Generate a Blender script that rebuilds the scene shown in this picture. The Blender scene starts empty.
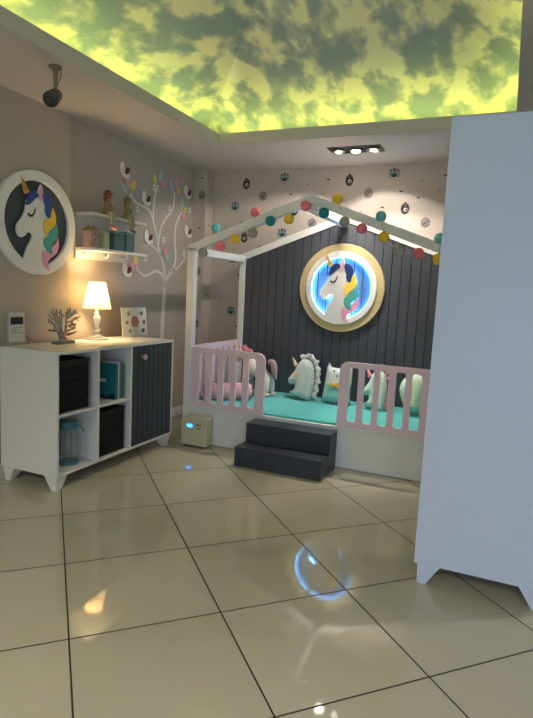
import bpy, bmesh, math, random
from mathutils import Vector, Matrix, Euler
random.seed(7)
S = bpy.context.scene
COL = S.collection
PI = math.pi

# ---------------------------------------------------------------- camera
CAMZ = 1.345
FPX = 546.97
R_ = Vector((0.9154561912731698, 0.39950937283804516, 0.04829309344174971))
U_ = Vector((-0.09307484871467744, 0.09345150455880855, 0.9912637836784087))
F_ = Vector((-0.39150611029249804, 0.9119534403193218, -0.12273503286915083))
camd = bpy.data.cameras.new('camera'); cam = bpy.data.objects.new('camera', camd); COL.objects.link(cam)
camd.sensor_fit = 'HORIZONTAL'; camd.sensor_width = 36; camd.lens = FPX*36/533
camd.clip_start = .02
cam.matrix_world = Matrix(((R_.x, U_.x, -F_.x, 0), (R_.y, U_.y, -F_.y, 0), (R_.z, U_.z, -F_.z, CAMZ), (0, 0, 0, 1)))
S.camera = cam

def at(u, v, ax, val):
    """where the sight line of pixel (u,v) meets the plane axis=val"""
    d = F_ + R_*((u-266.5)/FPX) - U_*((v-359)/FPX)
    o = Vector((0, 0, CAMZ))
    return o + d*((val-o[ax])/d[ax])

# ---------------------------------------------------------------- materials
MATS = {}
def lin(c):
    return tuple((x/12.92 if x <= .04045 else ((x+.055)/1.055)**2.4) for x in c)
def mat(name, rgb, rough=.5, metal=0, emit=None, estr=0, var=.06, scale=25, bump=0, bscale=None, spec=.5, trans=0, sheen=0, alpha=1, coat=0, srgb=True):
    if name in MATS: return MATS[name]
    m = bpy.data.materials.new(name); m.use_nodes = True
    nt = m.node_tree; n = nt.nodes; l = nt.links
    b = n['Principled BSDF']
    c = lin(rgb) if srgb else rgb
    tc = n.new('ShaderNodeTexCoord')
    no = n.new('ShaderNodeTexNoise'); no.inputs['Scale'].default_value = scale; no.inputs['Detail'].default_value = 3
    l.new(tc.outputs['Object'], no.inputs['Vector'])
    mx = n.new('ShaderNodeMix'); mx.data_type = 'RGBA'
    mx.inputs[6].default_value = (*[x*(1-var) for x in c], 1); mx.inputs[7].default_value = (*[min(1, x*(1+var)) for x in c], 1)
    l.new(no.outputs['Fac'], mx.inputs[0]); l.new(mx.outputs[2], b.inputs['Base Color'])
    b.inputs['Roughness'].default_value = rough; b.inputs['Metallic'].default_value = metal
    b.inputs['Specular IOR Level'].default_value = spec
    b.inputs['Transmission Weight'].default_value = trans
    b.inputs['Sheen Weight'].default_value = sheen
    b.inputs['Coat Weight'].default_value = coat
    b.inputs['Alpha'].default_value = alpha
    if emit: b.inputs['Emission Color'].default_value = (*emit, 1); b.inputs['Emission Strength'].default_value = estr
    if bump:
        bn = n.new('ShaderNodeTexNoise'); bn.inputs['Scale'].default_value = bscale or scale*4
        l.new(tc.outputs['Object'], bn.inputs['Vector'])
        bp = n.new('ShaderNodeBump'); bp.inputs['Strength'].default_value = bump; bp.inputs['Distance'].default_value = .004
        l.new(bn.outputs['Fac'], bp.inputs['Height']); l.new(bp.outputs['Normal'], b.inputs['Normal'])
    MATS[name] = m
    return m

WALLC = (.70, .655, .60)
M_wall = mat('wall_paint', WALLC, .75, var=.03, scale=3, bump=.15, bscale=220)
M_paper = mat('wallpaper', (.74, .70, .655), .7, var=.02, scale=3, bump=.1, bscale=200)
M_ceil = mat('ceiling_paint', (.75, .72, .69), .8, var=.02, scale=2)
M_white = mat('white_lacquer', (.87, .855, .82), .35, var=.02)
M_wwood = mat('bed_white_lacquer', (.90, .895, .87), .38, var=.02)
M_ward = mat('wardrobe_lacquer', (.77, .80, .85), .4, var=.015)
M_dark = mat('charcoal_lacquer', (.19, .215, .26), .42, var=.08, scale=12)
M_darkpanel = mat('charcoal_panel', (.25, .262, .29), .5, var=.08, scale=10)
M_doordark = mat('charcoal_door', (.22, .235, .25), .45, var=.08, scale=10)
M_dgroove = mat('charcoal_groove', (.10, .105, .115), .6)
M_pink = mat('pink_lacquer', (.93, .83, .85), .4, var=.02)
M_black = mat('black_plastic', (.05, .05, .055), .35)
M_blk = mat('black_wicker', (.03, .03, .032), .65, var=.4, scale=60, bump=.8, bscale=120)
M_base = mat('baseboard_paint', (.86, .83, .80), .4, var=.02)
M_grout = None

def floor_mat():
    m = bpy.data.materials.new('polished_tiles'); m.use_nodes = True
    nt = m.node_tree; n = nt.nodes; l = nt.links; b = n['Principled BSDF']
    tc = n.new('ShaderNodeTexCoord')
    mp = n.new('ShaderNodeMapping'); mp.vector_type = 'POINT'
    k = 1/.6
    mp.inputs['Scale'].default_value = (k, k, 1)
    mp.inputs['Rotation'].default_value = (0, 0, -PI/4)
    mp.inputs['Location'].default_value = (.8892, -6.4117, 0)
    l.new(tc.outputs['Object'], mp.inputs['Vector'])
    sx = n.new('ShaderNodeSeparateXYZ'); l.new(mp.outputs[0], sx.inputs[0])
    def edge(sock):
        f = n.new('ShaderNodeMath'); f.operation = 'FRACT'; l.new(sock, f.inputs[0])
        s = n.new('ShaderNodeMath'); s.operation = 'SUBTRACT'; l.new(f.outputs[0], s.inputs[0]); s.inputs[1].default_value = .5
        a = n.new('ShaderNodeMath'); a.operation = 'ABSOLUTE'; l.new(s.outputs[0], a.inputs[0])
        return a.outputs[0]
    mxm = n.new('ShaderNodeMath'); mxm.operation = 'MAXIMUM'; l.new(edge(sx.outputs[0]), mxm.inputs[0]); l.new(edge(sx.outputs[1]), mxm.inputs[1])
    g = n.new('ShaderNodeMapRange'); g.inputs[1].default_value = .4935; g.inputs[2].default_value = .4955
    l.new(mxm.outputs[0], g.inputs[0])
    # per tile tone
    fl = n.new('ShaderNodeVectorMath'); fl.operation = 'FLOOR'; l.new(mp.outputs[0], fl.inputs[0])
    wn = n.new('ShaderNodeTexWhiteNoise'); wn.noise_dimensions = '2D'; l.new(fl.outputs[0], wn.inputs['Vector'])
    no = n.new('ShaderNodeTexNoise'); no.inputs['Scale'].default_value = 1.6; no.inputs['Detail'].default_value = 5; l.new(mp.outputs[0], no.inputs['Vector'])
    c1 = n.new('ShaderNodeMix'); c1.data_type = 'RGBA'; c1.inputs[6].default_value = (*lin((.70, .675, .575)), 1); c1.inputs[7].default_value = (*lin((.735, .71, .61)), 1)
    ad = n.new('ShaderNodeMath'); ad.operation = 'MULTIPLY_ADD'; l.new(wn.outputs['Value'], ad.inputs[0]); ad.inputs[1].default_value = .5
    l.new(no.outputs['Fac'], ad.inputs[2]); l.new(ad.outputs[0], c1.inputs[0])
    c2 = n.new('ShaderNodeMix'); c2.data_type = 'RGBA'; l.new(g.outputs[0], c2.inputs[0]); l.new(c1.outputs[2], c2.inputs[6]); c2.inputs[7].default_value = (*lin((.20, .15, .12)), 1)
    l.new(c2.outputs[2], b.inputs['Base Color'])
    r = n.new('ShaderNodeMapRange'); r.inputs[3].default_value = .045; r.inputs[4].default_value = .7; l.new(g.outputs[0], r.inputs[0]); l.new(r.outputs[0], b.inputs['Roughness'])
    b.inputs['IOR'].default_value = 1.55
    bp = n.new('ShaderNodeBump'); bp.invert = True; bp.inputs['Distance'].default_value = .002; bp.inputs['Strength'].default_value = .6
    l.new(g.outputs[0], bp.inputs['Height']); l.new(bp.outputs[0], b.inputs['Normal'])
    return m
M_floor = floor_mat()

def sky_mat():
    m = bpy.data.materials.new('painted_sky_panels'); m.use_nodes = True
    nt = m.node_tree; n = nt.nodes; l = nt.links; b = n['Principled BSDF']
    tc = n.new('ShaderNodeTexCoord')
    mp = n.new('ShaderNodeMapping'); mp.inputs['Scale'].default_value = (1.0, .62, 1); l.new(tc.outputs['Object'], mp.inputs['Vector'])
    no = n.new('ShaderNodeTexNoise'); no.inputs['Scale'].default_value = 5.6; no.inputs['Detail'].default_value = 4; no.inputs['Roughness'].default_value = .5; no.inputs['Distortion'].default_value = .1
    l.new(mp.outputs[0], no.inputs['Vector'])
    cr = n.new('ShaderNodeValToRGB')
    e = cr.color_ramp.elements
    e[0].position = .43; e[0].color = (*lin((.58, .65, .62)), 1)
    e[1].position = .58; e[1].color = (*lin((.94, .94, .74)), 1)
    x = e.new(.50); x.color = (*lin((.73, .76, .66)), 1)
    l.new(no.outputs['Fac'], cr.inputs[0]); l.new(cr.outputs[0], b.inputs['Base Color'])
    b.inputs['Roughness'].default_value = .7
    return m
M_sky = sky_mat()

# ---------------------------------------------------------------- mesh helpers
def finish(name, bm, m, parent=None, smooth=False, loc=None, kind=None):
    bmesh.ops.remove_doubles(bm, verts=bm.verts, dist=1e-6)
    bmesh.ops.recalc_face_normals(bm, faces=bm.faces)
    me = bpy.data.meshes.new(name)
    bm.to_mesh(me); bm.free()
    if isinstance(m, (list, tuple)):
        for x in m: me.materials.append(x)
    else: me.materials.append(m)
    if smooth:
        for p in me.polygons: p.use_smooth = True
        if smooth != 'all':
            try: me.set_sharp_from_angle(angle=math.radians(38))
            except Exception: pass
    o = bpy.data.objects.new(name, me); COL.objects.link(o)
    if parent is not None:
        o.parent = parent
        if loc is None:
            me.transform(Matrix.Translation(-wloc(parent)))   # children are modelled in world space
    if loc is not None: o.location = loc
    if kind: o['kind'] = kind
    return o
def wloc(o):
    v = Vector(o.location)
    if o.parent: v = v + wloc(o.parent)
    return v
def thing(name, label, cat, loc=(0, 0, 0), group=None):
    o = bpy.data.objects.new(name, None); COL.objects.link(o); o.location = loc; o.empty_display_size = .05
    o['label'] = label; o['category'] = cat
    if group: o['group'] = group
    return o
def tag(o, label, cat, group=None):
    o['label'] = label; o['category'] = cat
    if group: o['group'] = group
    return o
def recenter(o, p):
    p = Vector(p); o.data.transform(Matrix.Translation(-p)); o.location = p; return o
def box(bm, x0, x1, y0, y1, z0, z1, bev=0, mi=0):
    vs = [bm.verts.new(p) for p in ((x0, y0, z0), (x1, y0, z0), (x1, y1, z0), (x0, y1, z0), (x0, y0, z1), (x1, y0, z1), (x1, y1, z1), (x0, y1, z1))]
    fs = [bm.faces.new([vs[i] for i in f]) for f in ((0, 3, 2, 1), (4, 5, 6, 7), (0, 1, 5, 4), (1, 2, 6, 5), (2, 3, 7, 6), (3, 0, 4, 7))]
    for f in fs: f.material_index = mi
    if bev:
        es = list({e for f in fs for e in f.edges})
        bmesh.ops.bevel(bm, geom=es, offset=bev, segments=2, affect='EDGES', profile=.6, material=-1)
def prism(bm, pts, f, t, bev=0, mi=0):
    """pts: 2D outline; f(u,v,w)->world; extruded w 0..t"""
    a = [bm.verts.new(f(u, v, 0)) for u, v in pts]; b = [bm.verts.new(f(u, v, t)) for u, v in pts]
    n = len(pts); fs = [bm.faces.new(a), bm.faces.new(b[::-1])]
    for i in range(n): fs.append(bm.faces.new((a[i], a[(i+1) % n], b[(i+1) % n], b[i])))
    for q in fs: q.material_index = mi
    if bev:
        es = list(fs[1].edges)
        bmesh.ops.bevel(bm, geom=es, offset=bev, segments=2, affect='EDGES')
def tube(bm, pts, r, seg=8, closed=False, mi=0):
    pts = [Vector(p) for p in pts]; n = len(pts); rings = []
    rr = r if isinstance(r, (list, tuple)) else [r]*n
    up = None
    for i, p in enumerate(pts):
        a = pts[(i-1) % n] if (closed or i > 0) else p; b = pts[(i+1) % n] if (closed or i < n-1) else p
        t = (b-a).normalized()
        if up is None:
            up = t.orthogonal().normalized()
        up = (up - t*up.dot(t)); up = up.normalized() if up.length > 1e-6 else t.orthogonal().normalized()
        s = t.cross(up)
        rings.append([bm.verts.new(p + (up*math.cos(2*PI*k/seg)+s*math.sin(2*PI*k/seg))*rr[i]) for k in range(seg)])
    m = n if closed else n-1
    for i in range(m):
        A = rings[i]; B = rings[(i+1) % n]
        for k in range(seg):
            bm.faces.new((A[k], A[(k+1) % seg], B[(k+1) % seg], B[k])).material_index = mi
    if not closed:
        bm.faces.new(rings[0][::-1]).material_index = mi; bm.faces.new(rings[-1]).material_index = mi
def lathe(bm, prof, c, axis='z', seg=24, mi=0):
    """prof: (r,h) list"""
    c = Vector(c); rings = []
    def P(r, h, a):
        x, y = r*math.cos(a), r*math.sin(a)
        return c + (Vector((x, y, h)) if axis == 'z' else Vector((x, h, y)) if axis == 'y' else Vector((h, x, y)))
    for r, h in prof:
        rings.append([bm.verts.new(P(max(r, 1e-5), h, 2*PI*k/seg)) for k in range(seg)])
    for A, B in zip(rings, rings[1:]):
        for k in range(seg):
            bm.faces.new((A[k], A[(k+1) % seg], B[(k+1) % seg], B[k])).material_index = mi
    bm.faces.new(rings[0][::-1]).material_index = mi; bm.faces.new(rings[-1]).material_index = mi
def ball(bm, c, r, sub=3, sc=(1, 1, 1), rot=None, mi=0):
    mt = Matrix.Translation(Vector(c)) @ (rot.to_4x4() if rot else Matrix.Identity(4)) @ Matrix.Diagonal((*[r*s for s in sc], 1))
    g = bmesh.ops.create_icosphere(bm, subdivisions=sub, radius=1, matrix=mt)
    for v in g['verts']:
        for f in v.link_faces: f.material_index = mi
def spline(P, k=6, closed=False):
    P = [Vector(p) for p in P]; out = []; n = len(P)
    rng = n if closed else n-1
    for i in range(rng):
        p0 = P[(i-1) % n] if (closed or i > 0) else P[0]*2-P[1]
        p1 = P[i]; p2 = P[(i+1) % n]
        p3 = P[(i+2) % n] if (closed or i < n-2) else P[-1]*2-P[-2]
        for j in range(k):
            t = j/k
            out.append(.5*((2*p1)+(p2-p0)*t+(2*p0-5*p1+4*p2-p3)*t*t+(3*p1-p0-3*p2+p3)*t**3))
    if not closed: out.append(P[-1])
    return out
def sp2(pts, k=4, closed=True):
    return [(p.x, p.y) for p in spline([(a, b, 0) for a, b in pts], k, closed)]
def ring_prism(bm, f, ro, ri, t, seg=72, bev=.004, mi=0):
    sec = [(ri, 0), (ro, 0), (ro, t-bev), (ro-bev, t), (ri+bev, t), (ri, t-bev)]
    rings = [[bm.verts.new(f(r*math.cos(2*PI*k/seg), r*math.sin(2*PI*k/seg), w)) for r, w in sec] for k in range(seg)]
    m = len(sec)
    for k in range(seg):
        A = rings[k]; B = rings[(k+1) % seg]
        for j in range(m): bm.faces.new((A[j], A[(j+1) % m], B[(j+1) % m], B[j])).material_index = mi
def disc(bm, f, r, w, seg=72, mi=0):
    bm.faces.new([bm.verts.new(f(r*math.cos(2*PI*k/seg), r*math.sin(2*PI*k/seg), w)) for k in range(seg)]).material_index = mi
NB = bmesh.new

# ---------------------------------------------------------------- room shell
XL, XR, YB, YF, ZC = -3.04, 2.6, 5.2, -2.2, 2.55
XL2 = -3.08; YSTEP = 3.24
bm = NB(); box(bm, -3.3, XR+.2, YF-.2, YB+.2, -.1, 0)
finish('floor', bm, M_floor, kind='structure')
bm = NB(); box(bm, -3.3, XL, YF-.2, YSTEP, 0, ZC+.9); box(bm, -3.3, XL2, YSTEP, YB+.2, 0, ZC+.9)
finish('wall_left', bm, M_wall, kind='structure')
bm = NB(); box(bm, XR, XR+.2, YF-.2, YB+.2, 0, ZC+.9)
finish('wall_right', bm, M_wall, kind='structure')
# front wall with shop window opening (behind the camera)
WX0, WX1, WZ0, WZ1 = -.7, 2.4, .05, 2.0
bm = NB()
box(bm, -3.3, WX0, YF-.2, YF, 0, ZC+.9); box(bm, WX1, XR+.2, YF-.2, YF, 0, ZC+.9)
box(bm, WX0, WX1, YF-.2, YF, 0, WZ0); box(bm, WX0, WX1, YF-.2, YF, WZ1, ZC+.9)
finish('wall_front', bm, M_wall, kind='structure')
bm = NB()
box(bm, WX0, WX1, YF-.12, YF-.06, WZ0, WZ0+.05); box(bm, WX0, WX1, YF-.12, YF-.06, WZ1-.05, WZ1)
for x in (WX0, (WX0+WX1)/2-.025, WX1-.05): box(bm, x, x+.05, YF-.12, YF-.06, WZ0, WZ1)
finish('window_1', bm, M_white, kind='structure')

# wallpaper: motifs are printed on the wall's own mesh
M_teal = mat('print_teal', (.13, .42, .43), .7)
M_pgrey = mat('print_grey', (.38, .35, .35), .7)
M_pdark = mat('print_dark', (.13, .13, .17), .7)
M_plight = mat('print_light', (.80, .77, .74), .7)
PMATS = [M_paper, M_teal, M_pgrey, M_pdark, M_plight, mat('print_taupe', (.60, .565, .545), .7)]
def motif(bm, kind, f, sc=1.0):
    def ell(u, v, a, b, w, mi, seg=18):
        bm.faces.new([bm.verts.new(f(u+a*math.cos(2*PI*k/seg), v+b*math.sin(2*PI*k/seg), w)) for k in range(seg)]).material_index = mi
    def elring(u, v, a, b, t, w, mi, seg=22):
        A = [bm.verts.new(f(u+a*math.cos(2*PI*k/seg), v+b*math.sin(2*PI*k/seg), w)) for k in range(seg)]
        B = [bm.verts.new(f(u+(a-t)*math.cos(2*PI*k/seg), v+(b-t)*math.sin(2*PI*k/seg), w)) for k in range(seg)]
        for k in range(seg): bm.faces.new((A[k], A[(k+1) % seg], B[(k+1) % seg], B[k])).material_index = mi
    w = .0005
    def line(u0, v0, u1, v1, t, mi):
        d = Vector((u1-u0, v1-v0)); nn = Vector((-d.y, d.x)).normalized()*t/2
        bm.faces.new([bm.verts.new(f(a, b, w)) for a, b in ((u0+nn.x, v0+nn.y), (u0-nn.x, v0-nn.y), (u1-nn.x, v1-nn.y), (u1+nn.x, v1+nn.y))]).material_index = mi
    if kind == 'T':
        elring(0, 0, .05, .052, .006, w, 2)
        ell(0, .002, .036, .034, w*1.2, 1)
        ell(-.017, .016, .011, .010, w*2, 4, 10); ell(.017, .016, .011, .010, w*2, 4, 10)
        ell(-.017, .016, .005, .005, w*3, 3, 8); ell(.017, .016, .005, .005, w*3, 3, 8)
        ell(0, -.016, .015, .010, w*2, 3, 10)
        ell(0, .043, .012, .007, w*1.5, 3, 8)
        for s in (-1, 1):
            bm.faces.new([bm.verts.new(f(s*a, b, w*2)) for a, b in ((.02, .028), (.037, .046), (.038, .02))]).material_index = 3
        ell(0, -.040, .030, .006, w*2, 4, 12)
    elif kind == 'G':
        elring(0, 0, .043, .045, .006, w, 2)
        ell(0, 0, .038, .040, w*.7, 5); elring(.002, -.002, .030, .030, .006, w*1.5, 2)
        ell(0, -.004, .013, .013, w*2, 2, 10)
        ell(.014, .010, .007, .006, w*2, 3, 8); ell(-.015, -.012, .007, .005, w*2, 3, 8)
        line(-.03, -.022, .03, -.022, .005, 2)
        line(0, .045, 0, .065, .003, 2)
    elif kind == 'D':
        ell(0, 0, .040, .052, w, 3)
        elring(0, 0, .036, .047, .004, w*2, 2)
        ell(.004, -.008, .018, .018, w*2, 4, 12); ell(.008, -.010, .009, .009, w*3, 3, 10)
        ell(0, .030, .014, .010, w*2, 2, 10); ell(0, .053, .007, .012, w*2, 3, 8)
    elif kind == 'b':
        bm.faces.new([bm.verts.new(f(a, b, w)) for a, b in ((-.02, .008), (-.004, .004), (.006, .010), (.021, -.004), (.008, -.006), (-.006, -.007))]).material_index = 3
    elif kind == 'l':
        ell(0, 0, .016, .004, w, 2, 8)
bm = NB(); box(bm, -3.3, XR+.2, YB, YB+.2, 0, ZC+.9)
fb = lambda cx, cz: (lambda u, v, w: (cx+u, YB-w, cz+v))
rr = random.Random(3)
for k in range(0, 10):
    for m in range(-5, 3):
        off = (k % 2)
        for kind, x0, z0 in (('T', -2.672, 2.197-.0), ('G', -2.359, 2.300), ('D', -2.550, 2.425), ('b', -2.60, 2.04), ('b', -2.22, 2.17), ('l', -2.42, 2.13), ('b', -2.44, 2.52), ('l', -2.80, 2.31)):
            x = x0+.541*k; z = z0+.54*m - .27*off + (.54 if kind == 'T' and off else 0)
            if -2.88 < x < 2.5 and .12 < z < 2.49: motif(bm, kind, fb(x, z))
finish('wall_back', bm, PMATS, kind='structure')
# papered pipe boxing in the corner
CX1, CY0 = at(206, 190, 1, 5.04).x, 5.04
bm = NB(); box(bm, XL2, CX1, CY0, YB, 0, ZC)
for kind, u, v in (('G', 203.5, 195), ('b', 202, 178), ('b', 199, 228)):
    p = at(u, v, 1, CY0)
    x = min(p.x, CX1-.045); motif(bm, kind, (lambda cx, cz: (lambda a, b, w: (cx+a, CY0-w, cz+b)))(x, p.z))
for z in (1.55, 1.0, .6): motif(bm, 'G', (lambda cz: (lambda a, b, w: ((XL2+CX1)/2+a, CY0-w, cz+b)))(z-.03))
for z in (2.0, 1.27): motif(bm, 'b', (lambda cz: (lambda a, b, w: (CX1+w, (CY0+YB)/2+a, cz+b)))(z))
finish('trim_1', bm, PMATS, kind='structure')

# soffit, light cove and painted sky dome
HX0, HX1, HY0, HY1 = -2.345, -.052, -.6, 4.22
ZL = 2.64; TR = .30
bm = NB()
T = .03
for (a, b, c, d) in ((-3.3, HX0-TR, YF-.2, YB+.2), (HX1+TR, XR+.2, YF-.2, YB+.2), (HX0-TR, HX1+TR, YF-.2, HY0-TR), (HX0-TR, HX1+TR, HY1+TR, YB+.2)):
    box(bm, a, b, c, d, ZC, ZC+.45)
box(bm, HX0-TR, HX0-T, HY0-TR, HY1+TR, ZC, ZC+.03); box(bm, HX1+T, HX1+TR, HY0-TR, HY1+TR, ZC, ZC+.03)
box(bm, HX0-T, HX1+T, HY0-TR, HY0-T, ZC, ZC+.03); box(bm, HX0-T, HX1+T, HY1+T, HY1+TR, ZC, ZC+.03)
finish('ceiling', bm, M_ceil, kind='structure')
bm = NB()
box(bm, HX0-T, HX0, HY0-T, HY1+T, ZC, ZL); box(bm, HX1, HX1+T, HY0-T, HY1+T, ZC, ZL)
box(bm, HX0, HX1, HY1, HY1+T, ZC, ZL); box(bm, HX0, HX1, HY0-T, HY0, ZC, ZL)
finish('trim_2', bm, M_ceil, kind='structure')
# dome of sloping painted panels
bm = NB()
ox0, ox1, oy0, oy1 = HX0-TR, HX1+TR, HY0-TR, HY1+TR
ix0, ix1, iy0, iy1 = HX0+.80, HX1-.80, HY0+.9, HY1-.95
zo, zi = 2.72, 3.25
O = [bm.verts.new(p) for p in ((ox0, oy0, zo), (ox1, oy0, zo), (ox1, oy1, zo), (ox0, oy1, zo))]
I = [bm.verts.new(p) for p in ((ix0, iy0, zi), (ix1, iy0, zi), (ix1, iy1, zi), (ix0, iy1, zi))]
for k in range(4): bm.faces.new((O[k], O[(k+1) % 4], I[(k+1) % 4], I[k]))
bm.faces.new(I)
o = finish('ceiling_dome', bm, M_sky, kind='structure')
md = o.modifiers.new('thick', 'SOLIDIFY'); md.thickness = .03; md.offset = 1
# LED strip lying in the cove
M_led = mat('led_cove', (1, 1, .6), .5, emit=(.90, 1.0, .30), estr=10.5, var=0)
bm = NB(); e = .075
for a, b, c, d in ((HX0-e-.012, HX0-e, HY0-e, HY1+e), (HX1+e, HX1+e+.012, HY0-e, HY1+e), (HX0-e, HX1+e, HY1+e, HY1+e+.012), (HX0-e, HX1+e, HY0-e-.012, HY0-e)):
    box(bm, a, b, c, d, ZC+.03, ZC+.042)
led = finish('led_strip', bm, M_led)
tag(led, 'yellow-green light strip glowing in the cove around the painted sky ceiling', 'light strip')
# baseboards
def baseboard(name, p0, p1, nrm):
    prof = [(0, 0), (.016, 0), (.016, .055), (.012, .066), (.012, .08), (.006, .092), (0, .095)]
    a = Vector(p0); b = Vector(p1); nn = Vector(nrm)
    bm = NB()
    A = [bm.verts.new(a+nn*u+Vector((0, 0, v))) for u, v in prof]; B = [bm.verts.new(b+nn*u+Vector((0, 0, v))) for u, v in prof]
    bm.faces.new(A); bm.faces.new(B[::-1])
    for i in range(len(prof)): j = (i+1) % len(prof); bm.faces.new((A[i], A[j], B[j], B[i]))
    finish(name, bm, M_base, kind='structure')
baseboard('baseboard_left', (XL, YF, 0), (XL, YSTEP, 0), (1, 0, 0))
baseboard('baseboard_left_rear', (XL2, YSTEP, 0), (XL2, CY0, 0), (1, 0, 0))
baseboard('baseboard_back', (CX1, YB, 0), (XR, YB, 0), (0, -1, 0))
baseboard('baseboard_right', (XR, YF, 0), (XR, YB, 0), (-1, 0, 0))

# ---------------------------------------------------------------- house bed
BX0, BX1, BY0, BY1 = -2.517, -.360, 4.052, 5.117
PW = .065; ZE = 1.70; XA = (BX0+BX1)/2; ZA = 2.096
bed = thing('house_bed', 'white house-shaped child bed with charcoal panelled back and pink guard rails', 'bed', (XA, (BY0+BY1)/2, 0))
for x in (BX0, BX1-PW):
    for y in (BY0, BY1-PW):
        bm = NB(); box(bm, x, x+PW, y, y+PW, 0, ZE-.02, .003); finish('post', bm, M_wwood, bed)
sl = (ZA-ZE)/(XA-BX0); vt = PW*math.hypot(1, sl)
for y in (BY0, BY1-PW):
    for sgn in (1, -1):
        x0 = BX0 if sgn > 0 else BX1
        pts = [(x0, ZE), (XA, ZA), (XA, ZA-vt), (x0+sgn*PW, ZE+sl*PW-vt), (x0, ZE-.03)]
        bm = NB(); prism(bm, pts, lambda u, v, w, y=y: (u, y+w, v), PW, .002); finish('rafter', bm, M_wwood, bed)
for x, y0 in ((BX0, BY0+PW), (BX1-PW, BY0+PW)):
    bm = NB(); box(bm, x, x+PW, y0, BY1-PW, ZE-.075, ZE-.012, .003); finish('eave_beam', bm, M_wwood, bed)
bm = NB(); box(bm, XA-.035, XA+.035, BY0+PW, BY1-PW, ZA-.125, ZA-.06, .003); finish('ridge_beam', bm, M_wwood, bed)
# base
bm = NB(); box(bm, BX0+PW, BX1-PW, BY0+.004, BY0+.026, .004, .312, .002); box(bm, BX0+PW, BX1-PW, BY0, BY0+.03, .313, .327, .003)
finish('front_panel', bm, M_wwood, bed)
for x in (BX0+.004, BX1-.026):
    bm = NB(); box(bm, x, x+.022, BY0+PW, BY1-PW, .004, .325, .002); finish('side_panel', bm, M_wwood, bed)
bm = NB(); box(bm, BX0+.03, BX1-.03, BY0+.03, BY1-.03, .20, .225); finish('slat_base', bm, M_wwood, bed)
# panelled back, tongue and groove boards
bm = NB()
pw = .0868; x = BX0+PW-.002; yb0 = BY1-PW+.012
while x < BX1-PW-.01:
    x1 = min(x+pw-.004, BX1-PW+.002)
    ztop = lambda xx: ZE+sl*(min(xx-BX0, BX1-xx))-vt+.02
    pts = [(x, .225), (x1, .225), (x1, ztop(x1))]
    if x < XA < x1: pts.append((XA, ztop(XA)))
    pts.append((x, ztop(x)))
    prism(bm, pts, lambda u, v, w: (u, yb0+.016-w, v), .016, .0025)
    x += pw
prism(bm, [(BX0+PW-.002, .225), (BX1-PW+.002, .225), (BX1-PW+.002, ZE-.03), (XA, ztop(XA)), (BX0+PW-.002, ZE-.03)], lambda u, v, w: (u, yb0+.028-w, v), .011, mi=1)
finish('back_panel', bm, [M_darkpanel, M_dgroove], bed)
bm = NB(); p = at(430, 331, 1, yb0); lathe(bm, [(.012, 0), (.012, .004), (.004, .008)], (p.x, yb0, p.z), 'y', 12); finish('bolt_cap', bm, M_black, bed)

def rail(f, L, Hh, slots, sw, z0, z1, rs, t=.024):
    """board with rounded vertical slots; rs = which top corner is round ('r','l',None)"""
    bm = NB()
    def arc(cx, cz, r, a0, a1, n=6): return [(cx+r*math.cos(a0+(a1-a0)*i/n), cz+r*math.sin(a0+(a1-a0)*i/n)) for i in range(n+1)]
    out = [(0, 0), (L, 0)]
    R = .07
    out += arc(L-R, Hh-R, R, 0, PI/2) if rs == 'r' else [(L, Hh)]
    out += arc(R, Hh-R, R, PI/2, PI) if rs == 'l' else [(0, Hh)]
    loops = [out]
    for s in slots:
        r = .016
        a, b = s-sw/2, s+sw/2
        loops.append(arc(a+r, z0+r, r, -PI/2, -PI, 4)+arc(a+r, z1-r, r, PI, PI/2, 4)+arc(b-r, z1-r, r, PI/2, 0, 4)+arc(b-r, z0+r, r, 0, -PI/2, 4))
    es = []; sides = []
    for lp in loops:
        vs = [bm.verts.new(f(u, v, 0)) for u, v in lp]
        for i in range(len(vs)): es.append(bm.edges.new((vs[i], vs[(i+1) % len(vs)])))
    g = bmesh.ops.triangle_fill(bm, use_beauty=True, use_dissolve=False, edges=es)
    fs = [x for x in g['geom'] if isinstance(x, bmesh.types.BMFace)]
    ex = bmesh.ops.extrude_face_region(bm, geom=fs)
    d = Vector(f(0, 0, t))-Vector(f(0, 0, 0))
    bmesh.ops.translate(bm, vec=d, verts=[v for v in ex['geom'] if isinstance(v, bmesh.types.BMVert)])
    return bm
RL = .70; RZ = .328; RH = .512
sl_l = [.115, .233, .352, .468, .586]
bm = rail(lambda u, v, w: (BX0+PW+u, BY0+.004+w, RZ+v), RL, RH, sl_l, .064, .045, .462, 'r', .019); finish('guard_rail', bm, M_pink, bed)
sl_r = [RL-s for s in sl_l][::-1]
bm = rail(lambda u, v, w: (BX1-PW-RL+u, BY0+.004+w, RZ+v), RL, RH, sl_r, .070, .05, .470, 'l', .019); finish('guard_rail', bm, M_pink, bed)
Ls = BY1-BY0-2*PW
bm = rail(lambda u, v, w: (BX0+.006+w, BY0+PW+u, RZ+v), Ls, RH, [.1+.122*i for i in range(7)], .045, .045, .462, None); finish('guard_rail', bm, M_pink, bed)
bm = rail(lambda u, v, w: (BX1-.006-w, BY0+PW+u, RZ+v), Ls, RH, [.1+.122*i for i in range(7)], .045, .045, .462, None); finish('guard_rail', bm, M_pink, bed)

# mattress with teal sheet
M_sheet = mat('teal_sheet', (.30, .74, .71), .85, var=.08, scale=5, bump=.5, bscale=9, sheen=.3)
bm = NB(); box(bm, BX0+.045, BX1-.045, BY0+.035, BY1-.06, .225, .345, .012)
mt = finish('mattress', bm, M_sheet, smooth=True); tag(recenter(mt, (XA, 4.58, .225)), 'mattress under a plain teal sheet in the white house bed', 'mattress')
ZM = .345

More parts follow.
